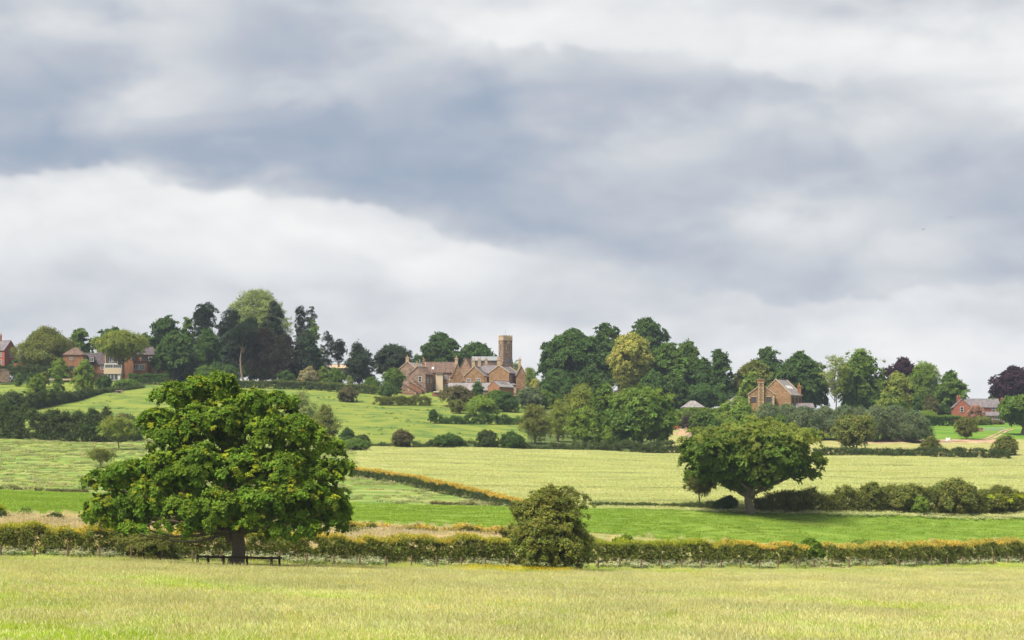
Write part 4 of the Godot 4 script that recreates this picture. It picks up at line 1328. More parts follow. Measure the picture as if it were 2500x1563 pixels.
	tree("hawthorn_tree", "tree", "lone bushy hawthorn standing in the wire fence line", 1346, 168, 1187, 196, "bush", "fine", "wb", 0.0, {"lobes": 20, "dense": 1.5, "tuft": 0.62, "tips": "ol", "lobe": 0.36, "trunk": 0.2})
	bush("olive hawthorn bush behind the wire fence beside the big tree", 362, 150, 1297, 150, "hw", "fine", {"tuft": 0.7, "tips": "ol", "lobes": 12})
	bush("bright green elder in the gap of the front hedge", 1978, 201, 1313, 70, "fg", "broad", {"tuft": 0.7})
	bush("small bright green bush peeping over the front hedge past the hawthorn", 1522, 190, 1306, 74, "fg", "broad", {"tuft": 0.7})
	bush("little bright green bush behind the front hedge", 1783, 197, 1315, 42, "fg", "broad", {"tuft": 0.8})
	bush("low pale green bush behind the front hedge past the elder", 2110, 212, 1318, 90, "br", "fine", {"tuft": 0.7})
	bush("bright light green bush in the dry valley grass", 58, 178, 1238, 44, "br", "fine", {"tuft": 0.8})
	bush("yellow-leaved bush in the dry valley grass", -8, 172, 1228, 40, "ny", "fine", {"tuft": 0.8})

# ---------- buildings ----------
func wy(py: float, d: float) -> float:
	return (HY - py) / F * d

func wx(px: float, d: float) -> float:
	return (px - CX) / F * d

# a gabled block: gable towards +z, ridge running back; returns its place in the thing
func block(t: Node3D, at: Vector3, turn: float, w: float, l: float, he: float, hr: float, wall: Material, roof: Material, opt := {}) -> Transform3D:
	var T := Transform3D(Basis(Vector3.UP, turn), at - t.position)
	var h := w * 0.5
	var b: float = opt.get("below", -2.5)
	var g := Tri.new()
	var A := [Vector3(-h, b, 0), Vector3(h, b, 0), Vector3(h, he, 0), Vector3(0, hr, 0), Vector3(-h, he, 0)]
	var B := []
	for v in A: B.append(v - Vector3(0, 0, l))
	g.quad(A[0], A[4], A[2], A[1])
	g.tri(A[4], A[3], A[2])
	g.quad(B[1], B[2], B[4], B[0])
	g.tri(B[2], B[3], B[4])
	g.quad(A[1], A[2], B[2], B[1])
	g.quad(B[0], B[4], A[4], A[0])
	part(t, "wall", g.done(), wall, T)
	var r := Tri.new()
	var o := 0.3
	var k := (hr - he) / h
	var th := 0.16
	var z0: float = opt.get("verge", 0.12)
	for s in [-1.0, 1.0]:
		var e := Vector3(s * (h + o), he - o * k + 0.03, z0)
		var p := Vector3(0, hr + 0.03, z0)
		var e2 := e - Vector3(0, 0, l + 2 * z0)
		var p2 := p - Vector3(0, 0, l + 2 * z0)
		var u := Vector3(0, th * sqrt(1 + k * k), 0)
		r.quad(e + u, p + u, p2 + u, e2 + u)
		r.quad(e, e2, p2, p)
		r.quad(e, p, p + u, e + u)
		r.quad(e2, e2 + u, p2 + u, p2)
		r.quad(e, e + u, e2 + u, e2)
	var ro := part(t, "roof", r.done(), roof, T)
	var rg := Tri.new()
	rg.box(Vector3(-0.13, hr + th * 0.9, -l - z0), Vector3(0.13, hr + th * 0.9 + 0.16, z0))
	part(ro, "ridge", rg.done(), opt.get("ridge", M.tile))
	if opt.has("coping"):
		for zz in [0.0, -l]:
			var c := Tri.new()
			for s in [-1.0, 1.0]:
				var e := Vector3(s * (h + 0.32), he - 0.32 * k, zz)
				var p := Vector3(0, hr, zz)
				var y0 := Vector3(0, 0.1, 0)
				var y1 := Vector3(0, 0.42, 0)
				var f := Vector3(0, 0, 0.2)
				c.quad(e + y1 + f, p + y1 + f, p + y1 - f, e + y1 - f)
				c.quad(e + y0 + f, p + y0 + f, p + y1 + f, e + y1 + f)
				c.quad(e + y1 - f, p + y1 - f, p + y0 - f, e + y0 - f)
				c.quad(e + y0 + f, e + y1 + f, e + y1 - f, e + y0 - f)
			part(t, "gable_coping", c.done(), opt.coping, T)
	return T

# gable towards the camera, read off at px/py and distance d
func gable(t: Node3D, x0: float, x1: float, base: float, eave: float, ridge: float, d: float, l: float, turn: float, wall: Material, roof: Material, opt := {}) -> Transform3D:
	var y := wy(base, d)
	return block(t, Vector3(wx((x0 + x1) * 0.5, d), y, -d), turn, (x1 - x0) * d / F / cos(turn), l, wy(eave, d) - y, wy(ridge, d) - y, wall, roof, opt)

# eaves towards the camera: a block turned a quarter; its right face is then the front
func range_(t: Node3D, x0: float, x1: float, base: float, eave: float, ridge: float, d: float, dep: float, wall: Material, roof: Material, opt := {}) -> Transform3D:
	var y := wy(base, d)
	return block(t, Vector3(wx(x0, d), y, -d - dep * 0.5), -PI / 2, dep, (x1 - x0) * d / F, wy(eave, d) - y, wy(ridge, d + dep * 0.5) - y, wall, roof, opt)

func hip(t: Node3D, x0: float, x1: float, base: float, eave: float, top: float, d: float, dep: float, flat: float, wall: Material, roof: Material, turn := 0.0) -> Transform3D:
	var y := wy(base, d)
	var T := Transform3D(Basis(Vector3.UP, turn), Vector3(wx((x0 + x1) * 0.5, d), y, -d - dep * 0.5) - t.position)
	var h := (x1 - x0) * d / F * 0.5
	var e := wy(eave, d) - y
	var p := wy(top, d + dep * 0.5) - y
	var g := Tri.new()
	g.box(Vector3(-h, -2.5, -dep * 0.5), Vector3(h, e, dep * 0.5))
	part(t, "wall", g.done(), wall, T)
	var r := Tri.new()
	var o := 0.35
	var c := [Vector3(-h - o, e + 0.02, dep * 0.5 + o), Vector3(h + o, e + 0.02, dep * 0.5 + o), Vector3(h + o, e + 0.02, -dep * 0.5 - o), Vector3(-h - o, e + 0.02, -dep * 0.5 - o)]
	var q := Vector3(0, 0.14, 0)
	var a := Vector3(-h * flat, p, 0)
	var b := Vector3(h * flat, p, 0)
	r.quad(c[0] + q, a, b, c[1] + q)
	r.tri(c[1] + q, b, c[2] + q)
	r.quad(c[2] + q, b, a, c[3] + q)
	r.tri(c[3] + q, a, c[0] + q)
	for i in 4:
		r.quad(c[i], c[i] + q, c[(i + 1) % 4] + q, c[(i + 1) % 4])
	r.quad(c[3], c[2], c[1], c[0])
	part(t, "roof", r.done(), roof, T)
	return T

func boxpart(t: Node3D, called: String, x0: float, x1: float, y0: float, y1: float, d: float, dep: float, mat: Material) -> MeshInstance3D:
	var g := Tri.new()
	g.box(Vector3(wx(x0, d), wy(y0, d), -d - dep) - t.position, Vector3(wx(x1, d), wy(y1, d), -d) - t.position)
	return part(t, called, g.done(), mat)

func chimney(t: Node3D, x0: float, x1: float, y0: float, y1: float, d: float, mat: Material, pots := 1, pot_h := 0.7) -> void:
	var c := Vector3(wx((x0 + x1) * 0.5, d), wy(y0, d), -d) - t.position
	var w := (x1 - x0) * d / F * 0.5
	var h := (y0 - y1) * d / F - pot_h
	var g := Tri.new()
	g.box(Vector3(-w, -1.2, -w * 0.8), Vector3(w, h * 0.82, w * 0.8))
	g.box(Vector3(-w * 1.16, h * 0.82, -w * 0.95), Vector3(w * 1.16, h, w * 0.95))
	g.box(Vector3(-w * 1.12, h * 0.1, -w * 0.9), Vector3(w * 1.12, h * 0.1 + 0.16, w * 0.9))
	var o := part(t, "chimney", g.done(), mat, Transform3D(Basis.IDENTITY, c))
	for i in pots:
		var p := Tri.new()
		var x := 0.0 if pots == 1 else lerpf(-w * 0.6, w * 0.6, float(i) / (pots - 1))
		p.tube([Vector3(x, h - 0.02, 0), Vector3(x, h + pot_h * 0.9, 0), Vector3(x, h + pot_h, 0)], [0.17, 0.13, 0.16], 8)
		part(o, "chimney_pot", p.done(true), M.pot)

func frame_mesh(w: float, h: float, bars: int, cross: int, th := 0.09) -> ArrayMesh:
	var g := Tri.new()
	var a := w * 0.5
	g.box(Vector3(-a - th, 0, 0.0), Vector3(-a, h, 0.07))
	g.box(Vector3(a, 0, 0.0), Vector3(a + th, h, 0.07))
	g.box(Vector3(-a - th, h, 0.0), Vector3(a + th, h + th, 0.075))
	g.box(Vector3(-a - th * 1.6, -th, 0.0), Vector3(a + th * 1.6, 0, 0.14))
	for i in bars:
		var x := -a + w * (i + 1.0) / (bars + 1.0)
		g.box(Vector3(x - th * 0.4, 0, 0.02), Vector3(x + th * 0.4, h, 0.06))
	for i in cross:
		var y := h * (i + 1.0) / (cross + 1.0)
		g.box(Vector3(-a, y - th * 0.35, 0.022), Vector3(a, y + th * 0.35, 0.058))
	return g.done()

func win_at(t: Node3D, T: Transform3D, w: float, h: float, bars := 1, cross := 1, mat: Material = null, called := "window") -> void:
	var o := part(t, called, frame_mesh(w, h, bars, cross), mat if mat else M.white, T)
	var g := Tri.new()
	g.box(Vector3(-w * 0.5, 0, 0.003), Vector3(w * 0.5, h, 0.02))
	part(o, "pane", g.done(), M.glass)

# a window on a front that faces the camera: px/py edges at distance d
func win(t: Node3D, x0: float, x1: float, y0: float, y1: float, d: float, bars := 1, cross := 1, mat: Material = null, turn := 0.0) -> void:
	var T := Transform3D(Basis(Vector3.UP, turn), Vector3(wx((x0 + x1) * 0.5, d), wy(y1, d), -d + 0.003) - t.position)
	win_at(t, T, (x1 - x0) * d / F, (y1 - y0) * d / F, bars, cross, mat)

# a window on a block: u metres from the gable's middle ("f") or from the front corner along the side ("r")
func win_on(t: Node3D, T: Transform3D, face: String, bw: float, u: float, y: float, w: float, h: float, bars := 1, cross := 1, mat: Material = null) -> void:
	var L := Transform3D(Basis.IDENTITY, Vector3(u, y, 0.003))
	if face == "r": L = Transform3D(Basis(Vector3.UP, PI / 2), Vector3(bw * 0.5 + 0.003, y, -u))
	elif face == "l": L = Transform3D(Basis(Vector3.UP, -PI / 2), Vector3(-bw * 0.5 - 0.003, y, -u))
	win_at(t, T * L, w, h, bars, cross, mat)

func skylight(t: Node3D, T: Transform3D, bw: float, he: float, hr: float, side: float, u: float, f: float, w: float, l: float, mat: Material) -> void:
	var h := bw * 0.5
	var dir := Vector3(side * h, he - hr, 0).normalized()
	var nrm := Vector3(-dir.y * side, dir.x * side, 0).normalized()
	if nrm.y < 0: nrm = -nrm
	var p := Vector3(0, hr, -u) + dir * (Vector2(h, hr - he).length() * f) + nrm * 0.16
	var zz := dir.cross(nrm)
	var g := Tri.new()
	g.box(Vector3(-l * 0.5, 0.0, -w * 0.5), Vector3(l * 0.5, 0.12, w * 0.5))
	part(t, "skylight", g.done(), mat, T * Transform3D(Basis(dir, nrm, zz), p))

func lean_to(t: Node3D, x0: float, x1: float, base: float, hi: float, lo: float, d: float, l: float, wall: Material, roof: Material) -> void:
	var o := Vector3(wx(x0, d), wy(base, d), -d) - t.position
	var w := (x1 - x0) * d / F
	var a := wy(hi, d) - wy(base, d)
	var b := wy(lo, d) - wy(base, d)
	var g := Tri.new()
	var z := Vector3(0, 0, -l)
	var p := [Vector3(0, -2, 0), Vector3(w, -2, 0), Vector3(w, b, 0), Vector3(0, a, 0)]
	g.quad(p[0], p[3], p[2], p[1])
	g.quad(p[1] + z, p[2] + z, p[3] + z, p[0] + z)
	g.quad(p[1], p[2], p[2] + z, p[1] + z)
	g.quad(p[0] + z, p[3] + z, p[3], p[0])
	part(t, "wall", g.done(), wall, Transform3D(Basis.IDENTITY, o))
	var r := Tri.new()
	var k := (b - a) / w
	var e0 := Vector3(-0.2, a - 0.2 * k + 0.02, 0.15)
	var e1 := Vector3(w + 0.3, b + 0.3 * k + 0.02, 0.15)
	var u := Vector3(0, 0.17, 0)
	var zz := Vector3(0, 0, -l - 0.3)
	r.quad(e0 + u, e0 + u + zz, e1 + u + zz, e1 + u)
	r.quad(e0, e0 + u, e1 + u, e1)
	r.quad(e1, e1 + u, e1 + u + zz, e1 + zz)
	r.quad(e0, e1, e1 + zz, e0 + zz)
	r.quad(e0 + zz, e0 + zz + u, e0 + u, e0)
	part(t, "roof", r.done(), roof, Transform3D(Basis.IDENTITY, o))

func base_thing(called: String, label: String, category: String, px: float, base: float, d: float) -> Node3D:
	return thing(called, label, category, Vector3(wx(px, d), wy(base, d), -d))

func make_buildings() -> void:
	# tall brick house at the hill's end
	var t := base_thing("brick_house", "tall red-brown brick house with steep slate roof and porch at the hilltop's end", "house", 26, 893, 625)
	var T := block(t, Vector3(wx(26, 625), wy(897, 625), -625), 1.1, 6.4, 9.5, wy(856, 625) - wy(897, 625), wy(833, 625) - wy(897, 625), M.red_brick, M.slate)
	win_on(t, T, "f", 6.4, 0.2, 3.6, 1.0, 1.3)
	win_on(t, T, "f", 6.4, 1.9, 0.9, 1.1, 1.6)
	win_on(t, T, "l", 6.4, 2.0, 0.9, 1.1, 1.6)
	win_on(t, T, "l", 6.4, 2.0, 3.8, 1.0, 1.3)
	chimney(t, -1.5, 3.5, 840, 814, 629, M.red_brick, 2)
	var pg := Tri.new()
	pg.box(Vector3(-0.7, 2.3, 0), Vector3(0.9, 2.5, 1.3))
	pg.box(Vector3(-0.65, 0, 1.1), Vector3(-0.5, 2.3, 1.25))
	pg.box(Vector3(0.7, 0, 1.1), Vector3(0.85, 2.3, 1.25))
	part(t, "porch", pg.done(), M.slate, T)
	# shed and terrace wall
	t = base_thing("garden_shed", "little grey garden shed with pale roof below the tall brick house", "shed", 11, 915, 588)
	gable(t, -2, 22, 916, 908, 901.5, 588, 3.0, 0.25, M.grey_stone, M.pale_slate)
	t = base_thing("garden_wall", "long low red brick garden wall beside the tall brick house", "wall", 48, 894, 612)
	boxpart(t, "wall", 33, 64, 897, 886.5, 612, 0.35, M.red_brick)
	boxpart(t, "coping", 32.7, 64.3, 886.5, 885.6, 611.96, 0.43, M.tile)
	t = base_thing("terrace_wall", "low pale stone terrace wall in the brick house garden", "wall", 155, 928, 575)
	boxpart(t, "wall", 122, 182, 929, 924.6, 574, 0.4, M.quoin)
	# country house
	t = base_thing("country_house", "long brick country house with pyramid-roofed wing and white panelled glazed bay", "house", 260, 930, 600)
	hip(t, 153.5, 203, 912, 867.5, 846.5, 598, 7.0, 0.02, M.brick, M.tile)
	win(t, 171, 177.5, 873, 879, 598, 1, 0)
	win(t, 170, 180, 894, 903, 598, 1, 0, M.dark_wood)
	T = range_(t, 202, 258.5, 915, 888.5, 864, 602, 4.5, M.brick, M.dark_tile, {"ridge": M.lead})
	boxpart(t, "dormer", 218.5, 229, 884, 871.5, 600.6, 1.6, M.dark_tile)
	win(t, 219.8, 227.8, 873, 882.5, 600.6, 1, 0)
	boxpart(t, "dormer", 204.4, 209.4, 878.4, 871.4, 600.9, 1.4, M.lead)
	win(t, 219.5, 224.5, 893, 904, 602, 0, 1)
	win(t, 246, 252, 893, 902, 602, 1, 0)
	boxpart(t, "plinth", 228, 258, 917, 911, 601.6, 0.4, M.dark_wood)
	chimney(t, 241, 249.6, 870, 848, 606, M.brick, 1)
	boxpart(t, "wall", 255.8, 258.2, 888, 865.5, 599.6, 4.0, M.pot)
	boxpart(t, "wall", 258.2, 297.5, 932, 865, 600.4, 6.5, M.dark_tile)
	boxpart(t, "flat_roof", 256, 299, 865, 863.6, 599.4, 8.0, M.lead)
	win(t, 262, 272.5, 870, 884, 600.4, 1, 0)
	win(t, 276, 286, 870, 884, 600.4, 1, 0)
	boxpart(t, "bay", 254.6, 296.6, 931, 887.5, 597.4, 3.0, M.white)
	win(t, 256.4, 275.0, 890, 898.3, 597.4, 3, 0)
	win(t, 276.4, 295.0, 890, 898.3, 597.4, 3, 0)
	boxpart(t, "panel", 253.2, 297.6, 913, 899.2, 597.1, 0.25, M.render)
	win(t, 255.6, 261.6, 914.3, 928, 597.4, 0, 0)
	win(t, 263.2, 269.4, 914.3, 928, 597.4, 0, 0)
	win(t, 271.0, 277.6, 914.3, 928, 597.4, 0, 0)
	win(t, 279.2, 286.8, 914.3, 928, 597.4, 0, 0)
	boxpart(t, "wall", 297.6, 329, 934, 862.5, 598, 7.5, M.brick)
	boxpart(t, "parapet", 297.2, 329.4, 862.5, 861, 597.8, 7.9, M.tile)
	win(t, 322.5, 329, 868, 880, 598, 0, 0, M.dark_wood)
	hip(t, 329.5, 384, 934, 867, 846, 599.5, 8.0, 0.35, M.brick, M.dark_tile)
	boxpart(t, "wall", 325, 359, 934, 883, 595.5, 4.2, M.brick)
	boxpart(t, "ledge", 324.4, 359.6, 883, 881.6, 595.3, 4.4, M.dark_wood)
	win(t, 326.5, 338.5, 890.5, 903, 595.5, 2, 0)
	win(t, 340.5, 352.5, 890.5, 903, 595.5, 2, 0)
	win(t, 346, 361, 871.5, 880.6, 599.5, 2, 0, M.dark_wood)
	win(t, 363, 376, 872, 880.6, 599.5, 1, 0)
	boxpart(t, "wall", 384, 418, 934, 872, 601, 7.0, M.brick)
	win(t, 400, 406, 885, 896, 601, 1, 0, M.dark_wood)
	# roof behind the small pines
	t = base_thing("barn", "pale-roofed long barn half hidden behind the small pines", "barn", 826, 905, 640)
	range_(t, 803, 850, 908, 899, 891.5, 640, 6.0, M.grey_stone, M.quoin)
	# manor
	t = base_thing("manor_house", "rambling ironstone manor with many gables, brown tiled roof and cream stair projection", "house", 1045, 955, 594)
	T = gable(t, 969, 1021, 968, 906, 884.5, 598, 12.0, -0.42, M.grey_stone, M.pale_slate, {"coping": M.quoin})
	chimney(t, 990.5, 998.5, 888, 867, 599.5, M.quoin, 1)
	T = gable(t, 1000, 1039, 962, 914, 896.5, 588, 9.0, -0.36, M.grey_stone, M.tile, {"coping": M.grey_stone})
	win_on(t, T, "f", 5.8, 0.9, wy(932, 588) - wy(962, 588), 1.0, 1.7, 0, 1)
	win_on(t, T, "r", 5.83, 2.0, 4.0, 0.7, 1.1, 0, 1)
	win_on(t, T, "r", 5.83, 4.6, 4.0, 0.8, 1.2, 0, 1)
	chimney(t, 1014.5, 1021.5, 899, 882, 591, M.quoin, 1)
	T = range_(t, 1038, 1113.5, 962, 909.5, 885.5, 594, 7.4, M.stone, M.tile, {"coping": M.grey_stone})
	skylight(t, T, 7.4, wy(909.5, 594) - wy(962, 594), wy(885.5, 597.7) - wy(962, 594), 1.0, 2.6, 0.62, 0.7, 1.1, M.white)
	chimney(t, 1031, 1037.5, 890, 872, 597.7, M.stone, 1)
	win(t, 1057.5, 1061.5, 916.5, 926.5, 594, 0, 1)
	win(t, 1082.5, 1091, 916.5, 925.5, 594, 2, 1)
	win(t, 1082.8, 1091.4, 938.8, 949.5, 594, 1, 1)
	win(t, 1098.6, 1101, 921, 927, 594, 0, 0)
	win(t, 1057.5, 1062, 939, 948, 594, 0, 1)
	boxpart(t, "stair_projection", 1064, 1081, 962, 913, 592.4, 1.9, M.render)
	boxpart(t, "flat_roof", 1063.4, 1081.6, 913, 911.8, 592.1, 2.2, M.pale_slate)
	T = gable(t, 1104.5, 1128.5, 960, 917, 889.5, 590.5, 8.0, 0.12, M.gold_stone, M.tile, {"coping": M.quoin})
	chimney(t, 1110.5, 1118, 893, 869, 592, M.quoin, 1)
	boxpart(t, "wall", 1055, 1082, 985, 957.8, 570, 3.5, M.brick)
	boxpart(t, "lean_to_roof", 1058, 1091, 957.8, 955.8, 569.6, 4.2, M.white)
	boxpart(t, "wall", 1082, 1092, 985, 957.8, 572, 3.0, M.brick)
	# outbuildings
	t = base_thing("stone_outbuilding", "row of three small ironstone lean-to outbuildings stepping down below the manor", "outbuilding", 1010, 968, 574)
	lean_to(t, 982.5, 1017, 974, 938, 956.5, 571, 5.0, M.stone, M.slate)
	lean_to(t, 998.5, 1030, 972, 932.5, 951.5, 576.5, 5.0, M.brick, M.slate)
	lean_to(t, 1010, 1041, 972, 929, 952, 582, 5.0, M.stone, M.slate)
	boxpart(t, "door", 1020.5, 1026, 974, 956.5, 576.4, 0.08, M.slate)
	# church
	t = base_thing("church", "stone church with battlemented tower, clock and lead-roofed nave on the skyline", "church", 1234, 905, 650)
	var yb := wy(915, 650)
	var tw := 3.85
	T = Transform3D(Basis(Vector3.UP, 0.5), Vector3(wx(1234, 650), yb, -650) - t.position)
	var ht := wy(819.5, 650) - yb
	var g := Tri.new()
	g.box(Vector3(-tw / 2, -2, -tw / 2), Vector3(tw / 2, ht - 1.75, tw / 2))
	part(t, "tower", g.done(), M.grey_stone, T)
	g = Tri.new()
	g.box(Vector3(-tw / 2 - 0.14, ht - 2.0, -tw / 2 - 0.14), Vector3(tw / 2 + 0.14, ht - 1.75, tw / 2 + 0.14))
	g.box(Vector3(-tw / 2 - 0.02, ht - 1.75, -tw / 2 - 0.02), Vector3(tw / 2 + 0.02, ht - 0.55, tw / 2 + 0.02))
	var par := part(t, "parapet", g.done(), M.quoin, T)
	for s in 4:
		for i in 4:
			var m := Tri.new()
			var x := lerpf(-tw / 2 + 0.3, tw / 2 - 0.3, i / 3.0)
			m.box(Vector3(x - 0.32, ht - 0.55, tw / 2 - 0.3), Vector3(x + 0.32, ht, tw / 2 + 0.02))
			if i == 3: continue
			part(par, "merlon", m.done(), M.quoin, Transform3D(Basis(Vector3.UP, s * PI / 2), Vector3.ZERO))
	# buttressed foot of the tower
	g = Tri.new()
	for s in [-1.0, 1.0]:
		var x0: float = s * tw / 2
		var x1: float = s * (tw / 2 + 0.55)
		var y0 := wy(876, 650) - yb
		var y1 := wy(893, 650) - yb
		for zz in [-tw / 2, tw / 2 - 0.8]:
			var a := Vector3(x0, -2, zz)
			var p := [Vector3(x0, -2, zz), Vector3(x1, -2, zz), Vector3(x1, y1, zz), Vector3(x0, y0, zz)]
			var q := Vector3(0, 0, 0.8)
			g.quad(p[0] + q, p[3] + q, p[2] + q, p[1] + q)
			g.quad(p[1], p[2], p[3], p[0])
			g.quad(p[1], p[1] + q, p[2] + q, p[2])
			g.quad(p[2], p[2] + q, p[3] + q, p[3])
	part(t, "buttress", g.done(), M.grey_stone, T)
	for f in [[0.0, 0.25], [-PI / 2, -0.1]]:
		var L := T * Transform3D(Basis(Vector3.UP, f[0]), Vector3.ZERO)
		var o := Vector3(f[1], wy(856, 650) - yb, tw / 2 + 0.004)
		var a := Tri.new()
		var pts := []
		for i in 9:
			var u := i / 8.0
			var xx := lerpf(-0.72, 0.72, u)
			pts.append(Vector3(xx, 2.1 + 1.25 * pow(1.0 - pow(absf(xx) / 0.72, 1.7), 0.6), 0))
		pts.push_front(Vector3(-0.72, 0, 0))
		pts.append(Vector3(0.72, 0, 0))
		for i in pts.size() - 1:
			var p: Vector3 = pts[i]
			var q: Vector3 = pts[i + 1]
			var c := Vector3(0, 1.5, 0)
			var pi_ := c + (p - c) * 0.74
			var qi := c + (q - c) * 0.74
			var zf := Vector3(0, 0, 0.12)
			a.quad(p + zf, q + zf, qi + zf, pi_ + zf)
			a.quad(p, q, q + zf, p + zf)
			a.quad(pi_ + zf, qi + zf, qi, pi_)
		a.box(Vector3(-0.07, 0.2, 0.0), Vector3(0.07, 3.1, 0.1))
		var w := part(t, "belfry_window", a.done(), M.quoin, L * Transform3D(Basis.IDENTITY, o))
		var lv := Tri.new()
		for i in range(1, pts.size() - 1):
			var c := Vector3(0, 1.5, 0.02)
			lv.tri(c + (pts[i] - Vector3(0, 1.5, 0)) * 0.76, c + (pts[mini(i + 1, pts.size() - 1)] - Vector3(0, 1.5, 0)) * 0.76, c)
		lv.tri(Vector3(-0.55, 0.3, 0.02), Vector3(-0.55, 2.0, 0.02), Vector3(0, 1.5, 0.02))
		lv.tri(Vector3(-0.55, 0.3, 0.02), Vector3(0, 1.5, 0.02), Vector3(0.55, 0.3, 0.02))
		lv.tri(Vector3(0.55, 2.0, 0.02), Vector3(0.55, 0.3, 0.02), Vector3(0, 1.5, 0.02))
		part(w, "louvre", lv.done(), M.dark_wood)
	var dial := CylinderMesh.new()
	dial.top_radius = 0.72
	dial.bottom_radius = 0.72
	dial.height = 0.1
	var blue := plain("clock_dial", 0.12, 0.14, 0.2, 0.5)
	var ck := part(t, "clock", dial, blue, T * Transform3D(Basis(Vector3.RIGHT, PI / 2), Vector3(0.2, wy(882.5, 650) - yb, tw / 2 + 0.06)))
	g = Tri.new()
	g.box(Vector3(-0.03, 0.056, -0.5), Vector3(0.03, 0.075, 0.05))
	g.box(Vector3(-0.05, 0.056, -0.03), Vector3(0.36, 0.075, 0.03))
	part(ck, "hands", g.done(), M.quoin)
	g = Tri.new()
	g.tube([Vector3(0, ht - 0.6, 0), Vector3(0, ht + 2.4, 0)], [0.05, 0.03], 6)
	part(t, "flagpole", g.done(), M.wire, T)
	boxpart(t, "nave_wall", 1153, 1216, 905, 880.5, 655, 7.0, M.stone)
	for i in 4:
		win(t, 1160.5 + i * 13, 1166 + i * 13, 882.5, 889.5, 655, 1, 0, M.quoin)
	g = Tri.new()
	var ra := Vector3(wx(1151, 654.6), wy(880.5, 654.6), -654.6) - t.position
	var rb := Vector3(wx(1217, 654.6), wy(880.5, 654.6), -654.6) - t.position
	var up := Vector3(0.0, wy(870.5, 659) - wy(880.5, 654.6), -4.2)
	g.quad(ra, ra + up, rb + up, rb)
	g.quad(ra + up, ra + Vector3(0, 0, -8.4), rb + Vector3(0, 0, -8.4), rb + up)
	g.tri(ra, ra + Vector3(0, 0, -8.4), ra + up)
	part(t, "nave_roof", g.done(), M.lead)
	gable(t, 1122, 1150, 915, 903, 876, 652, 9.0, -0.5, M.stone, M.tile, {"coping": M.grey_stone})
	# gabled stone cottage
	t = base_thing("stone_house", "gold stone house with one tall chimneyed gable and white lattice windows beside the manor", "house", 1158, 950, 585)
	T = gable(t, 1134, 1182, 956, 918.5, 896, 585, 10.0, -0.22, M.gold_stone, M.slate, {"coping": M.quoin})
	win_on(t, T, "f", 6.8, -2.0, wy(936.5, 585) - wy(956, 585), 1.25, 1.6, 2, 1)
	win_on(t, T, "f", 6.8, 1.35, wy(935.5, 585) - wy(956, 585), 1.25, 1.5, 2, 1)
	chimney(t, 1151.5, 1159.5, 900, 873.5, 586.5, M.quoin, 2)
	boxpart(t, "buttress", 1182.6, 1188.4, 950, 921, 584.2, 1.0, M.gold_stone)
	# bay windowed house
	t = base_thing("stone_house", "gold stone house with slate roof, tall narrow windows and bay, nearest the dark wood's edge", "house", 1235, 962, 582)
	t.set_meta("label", "gold stone house with slate roof, tall narrow windows and a bay, below the church tower")
	T = gable(t, 1194, 1243, 966, 911.5, 894, 582, 8.4, -0.42, M.gold_stone, M.slate, {"coping": M.quoin})
	win_on(t, T, "r", 7.44, 1.8, 4.6, 0.8, 2.0, 0, 1)
	win_on(t, T, "r", 7.44, 5.4, 4.6, 0.8, 2.0, 0, 1)
	chimney(t, 1213.5, 1222, 897, 871.5, 583.5, M.quoin, 2)
	range_(t, 1166, 1214, 950, 911, 893, 592, 6.5, M.gold_stone, M.slate)
	chimney(t, 1166.5, 1174, 897, 870.5, 595, M.quoin, 2)
	chimney(t, 1183.5, 1190.5, 896, 871, 596, M.quoin, 1)
	T = gable(t, 1262, 1283, 972, 914, 894, 580, 6.0, 0.1, M.gold_stone, M.slate, {"coping": M.quoin})
	chimney(t, 1265.5, 1272.5, 897, 872, 581.5, M.quoin, 1)
	win_on(t, T, "f", 2.9, -0.3, 1.0, 0.9, 1.9, 0, 0, M.quoin)
	boxpart(t, "bay", 1246.5, 1259, 972, 941, 576.6, 2.4, M.quoin)
	win(t, 1247.6, 1252.0, 944.5, 958, 576.6, 0, 1, M.quoin)
	win(t, 1253.6, 1258.0, 944.5, 958, 576.6, 0, 1, M.quoin)
	hip(t, 1246, 1259.5, 942, 940.8, 936, 576.4, 2.6, 0.3, M.quoin, M.slate)
	# barn and red-gabled outbuilding
	t = base_thing("barn", "long low stone barn with pale slate roof in front of the gabled stone houses", "barn", 1150, 960, 570)
	range_(t, 1094.5, 1214, 970, 953, 936, 569, 6.5, M.grey_stone, M.pale_slate)
	t = base_thing("outbuilding", "small brick-gabled outbuilding with pale slate roof and three skylights", "outbuilding", 1215, 958, 571)
	T = gable(t, 1191, 1219, 966, 945, 931, 566, 7.0, -0.75, M.brick, M.pale_slate)
	for i in 3:
		skylight(t, T, 5.16, wy(945, 566) - wy(966, 566), wy(930, 566) - wy(966, 566), 1.0, 2.4 + i * 1.1, 0.42, 0.45, 1.0, M.slate)
	# slate pyramid pavilions
	t = base_thing("garden_pavilion", "slate hipped roof with a short ridge above a clipped hedge", "outbuilding", 1693, 1000, 556)
	hip(t, 1668, 1719, 1004, 995.5, 978.5, 553, 6.0, 0.22, M.grey_stone, M.pale_slate)
	t = base_thing("garden_pavilion", "slate hipped roof half hidden beside the stone house's gable", "outbuilding", 1795, 1000, 556)
	hip(t, 1765, 1834, 1004, 995.5, 968, 556, 8.0, 0.08, M.grey_stone, M.pale_slate)
	# stone house with great chimney
	t = base_thing("stone_house", "new golden stone house with quoined great chimney on its gable and three skylights", "house", 1890, 1000, 548)
	T = gable(t, 1827, 1891, 1010, 964.5, 940, 545, 9.0, -0.12, M.gold_stone, M.slate, {"coping": M.quoin})
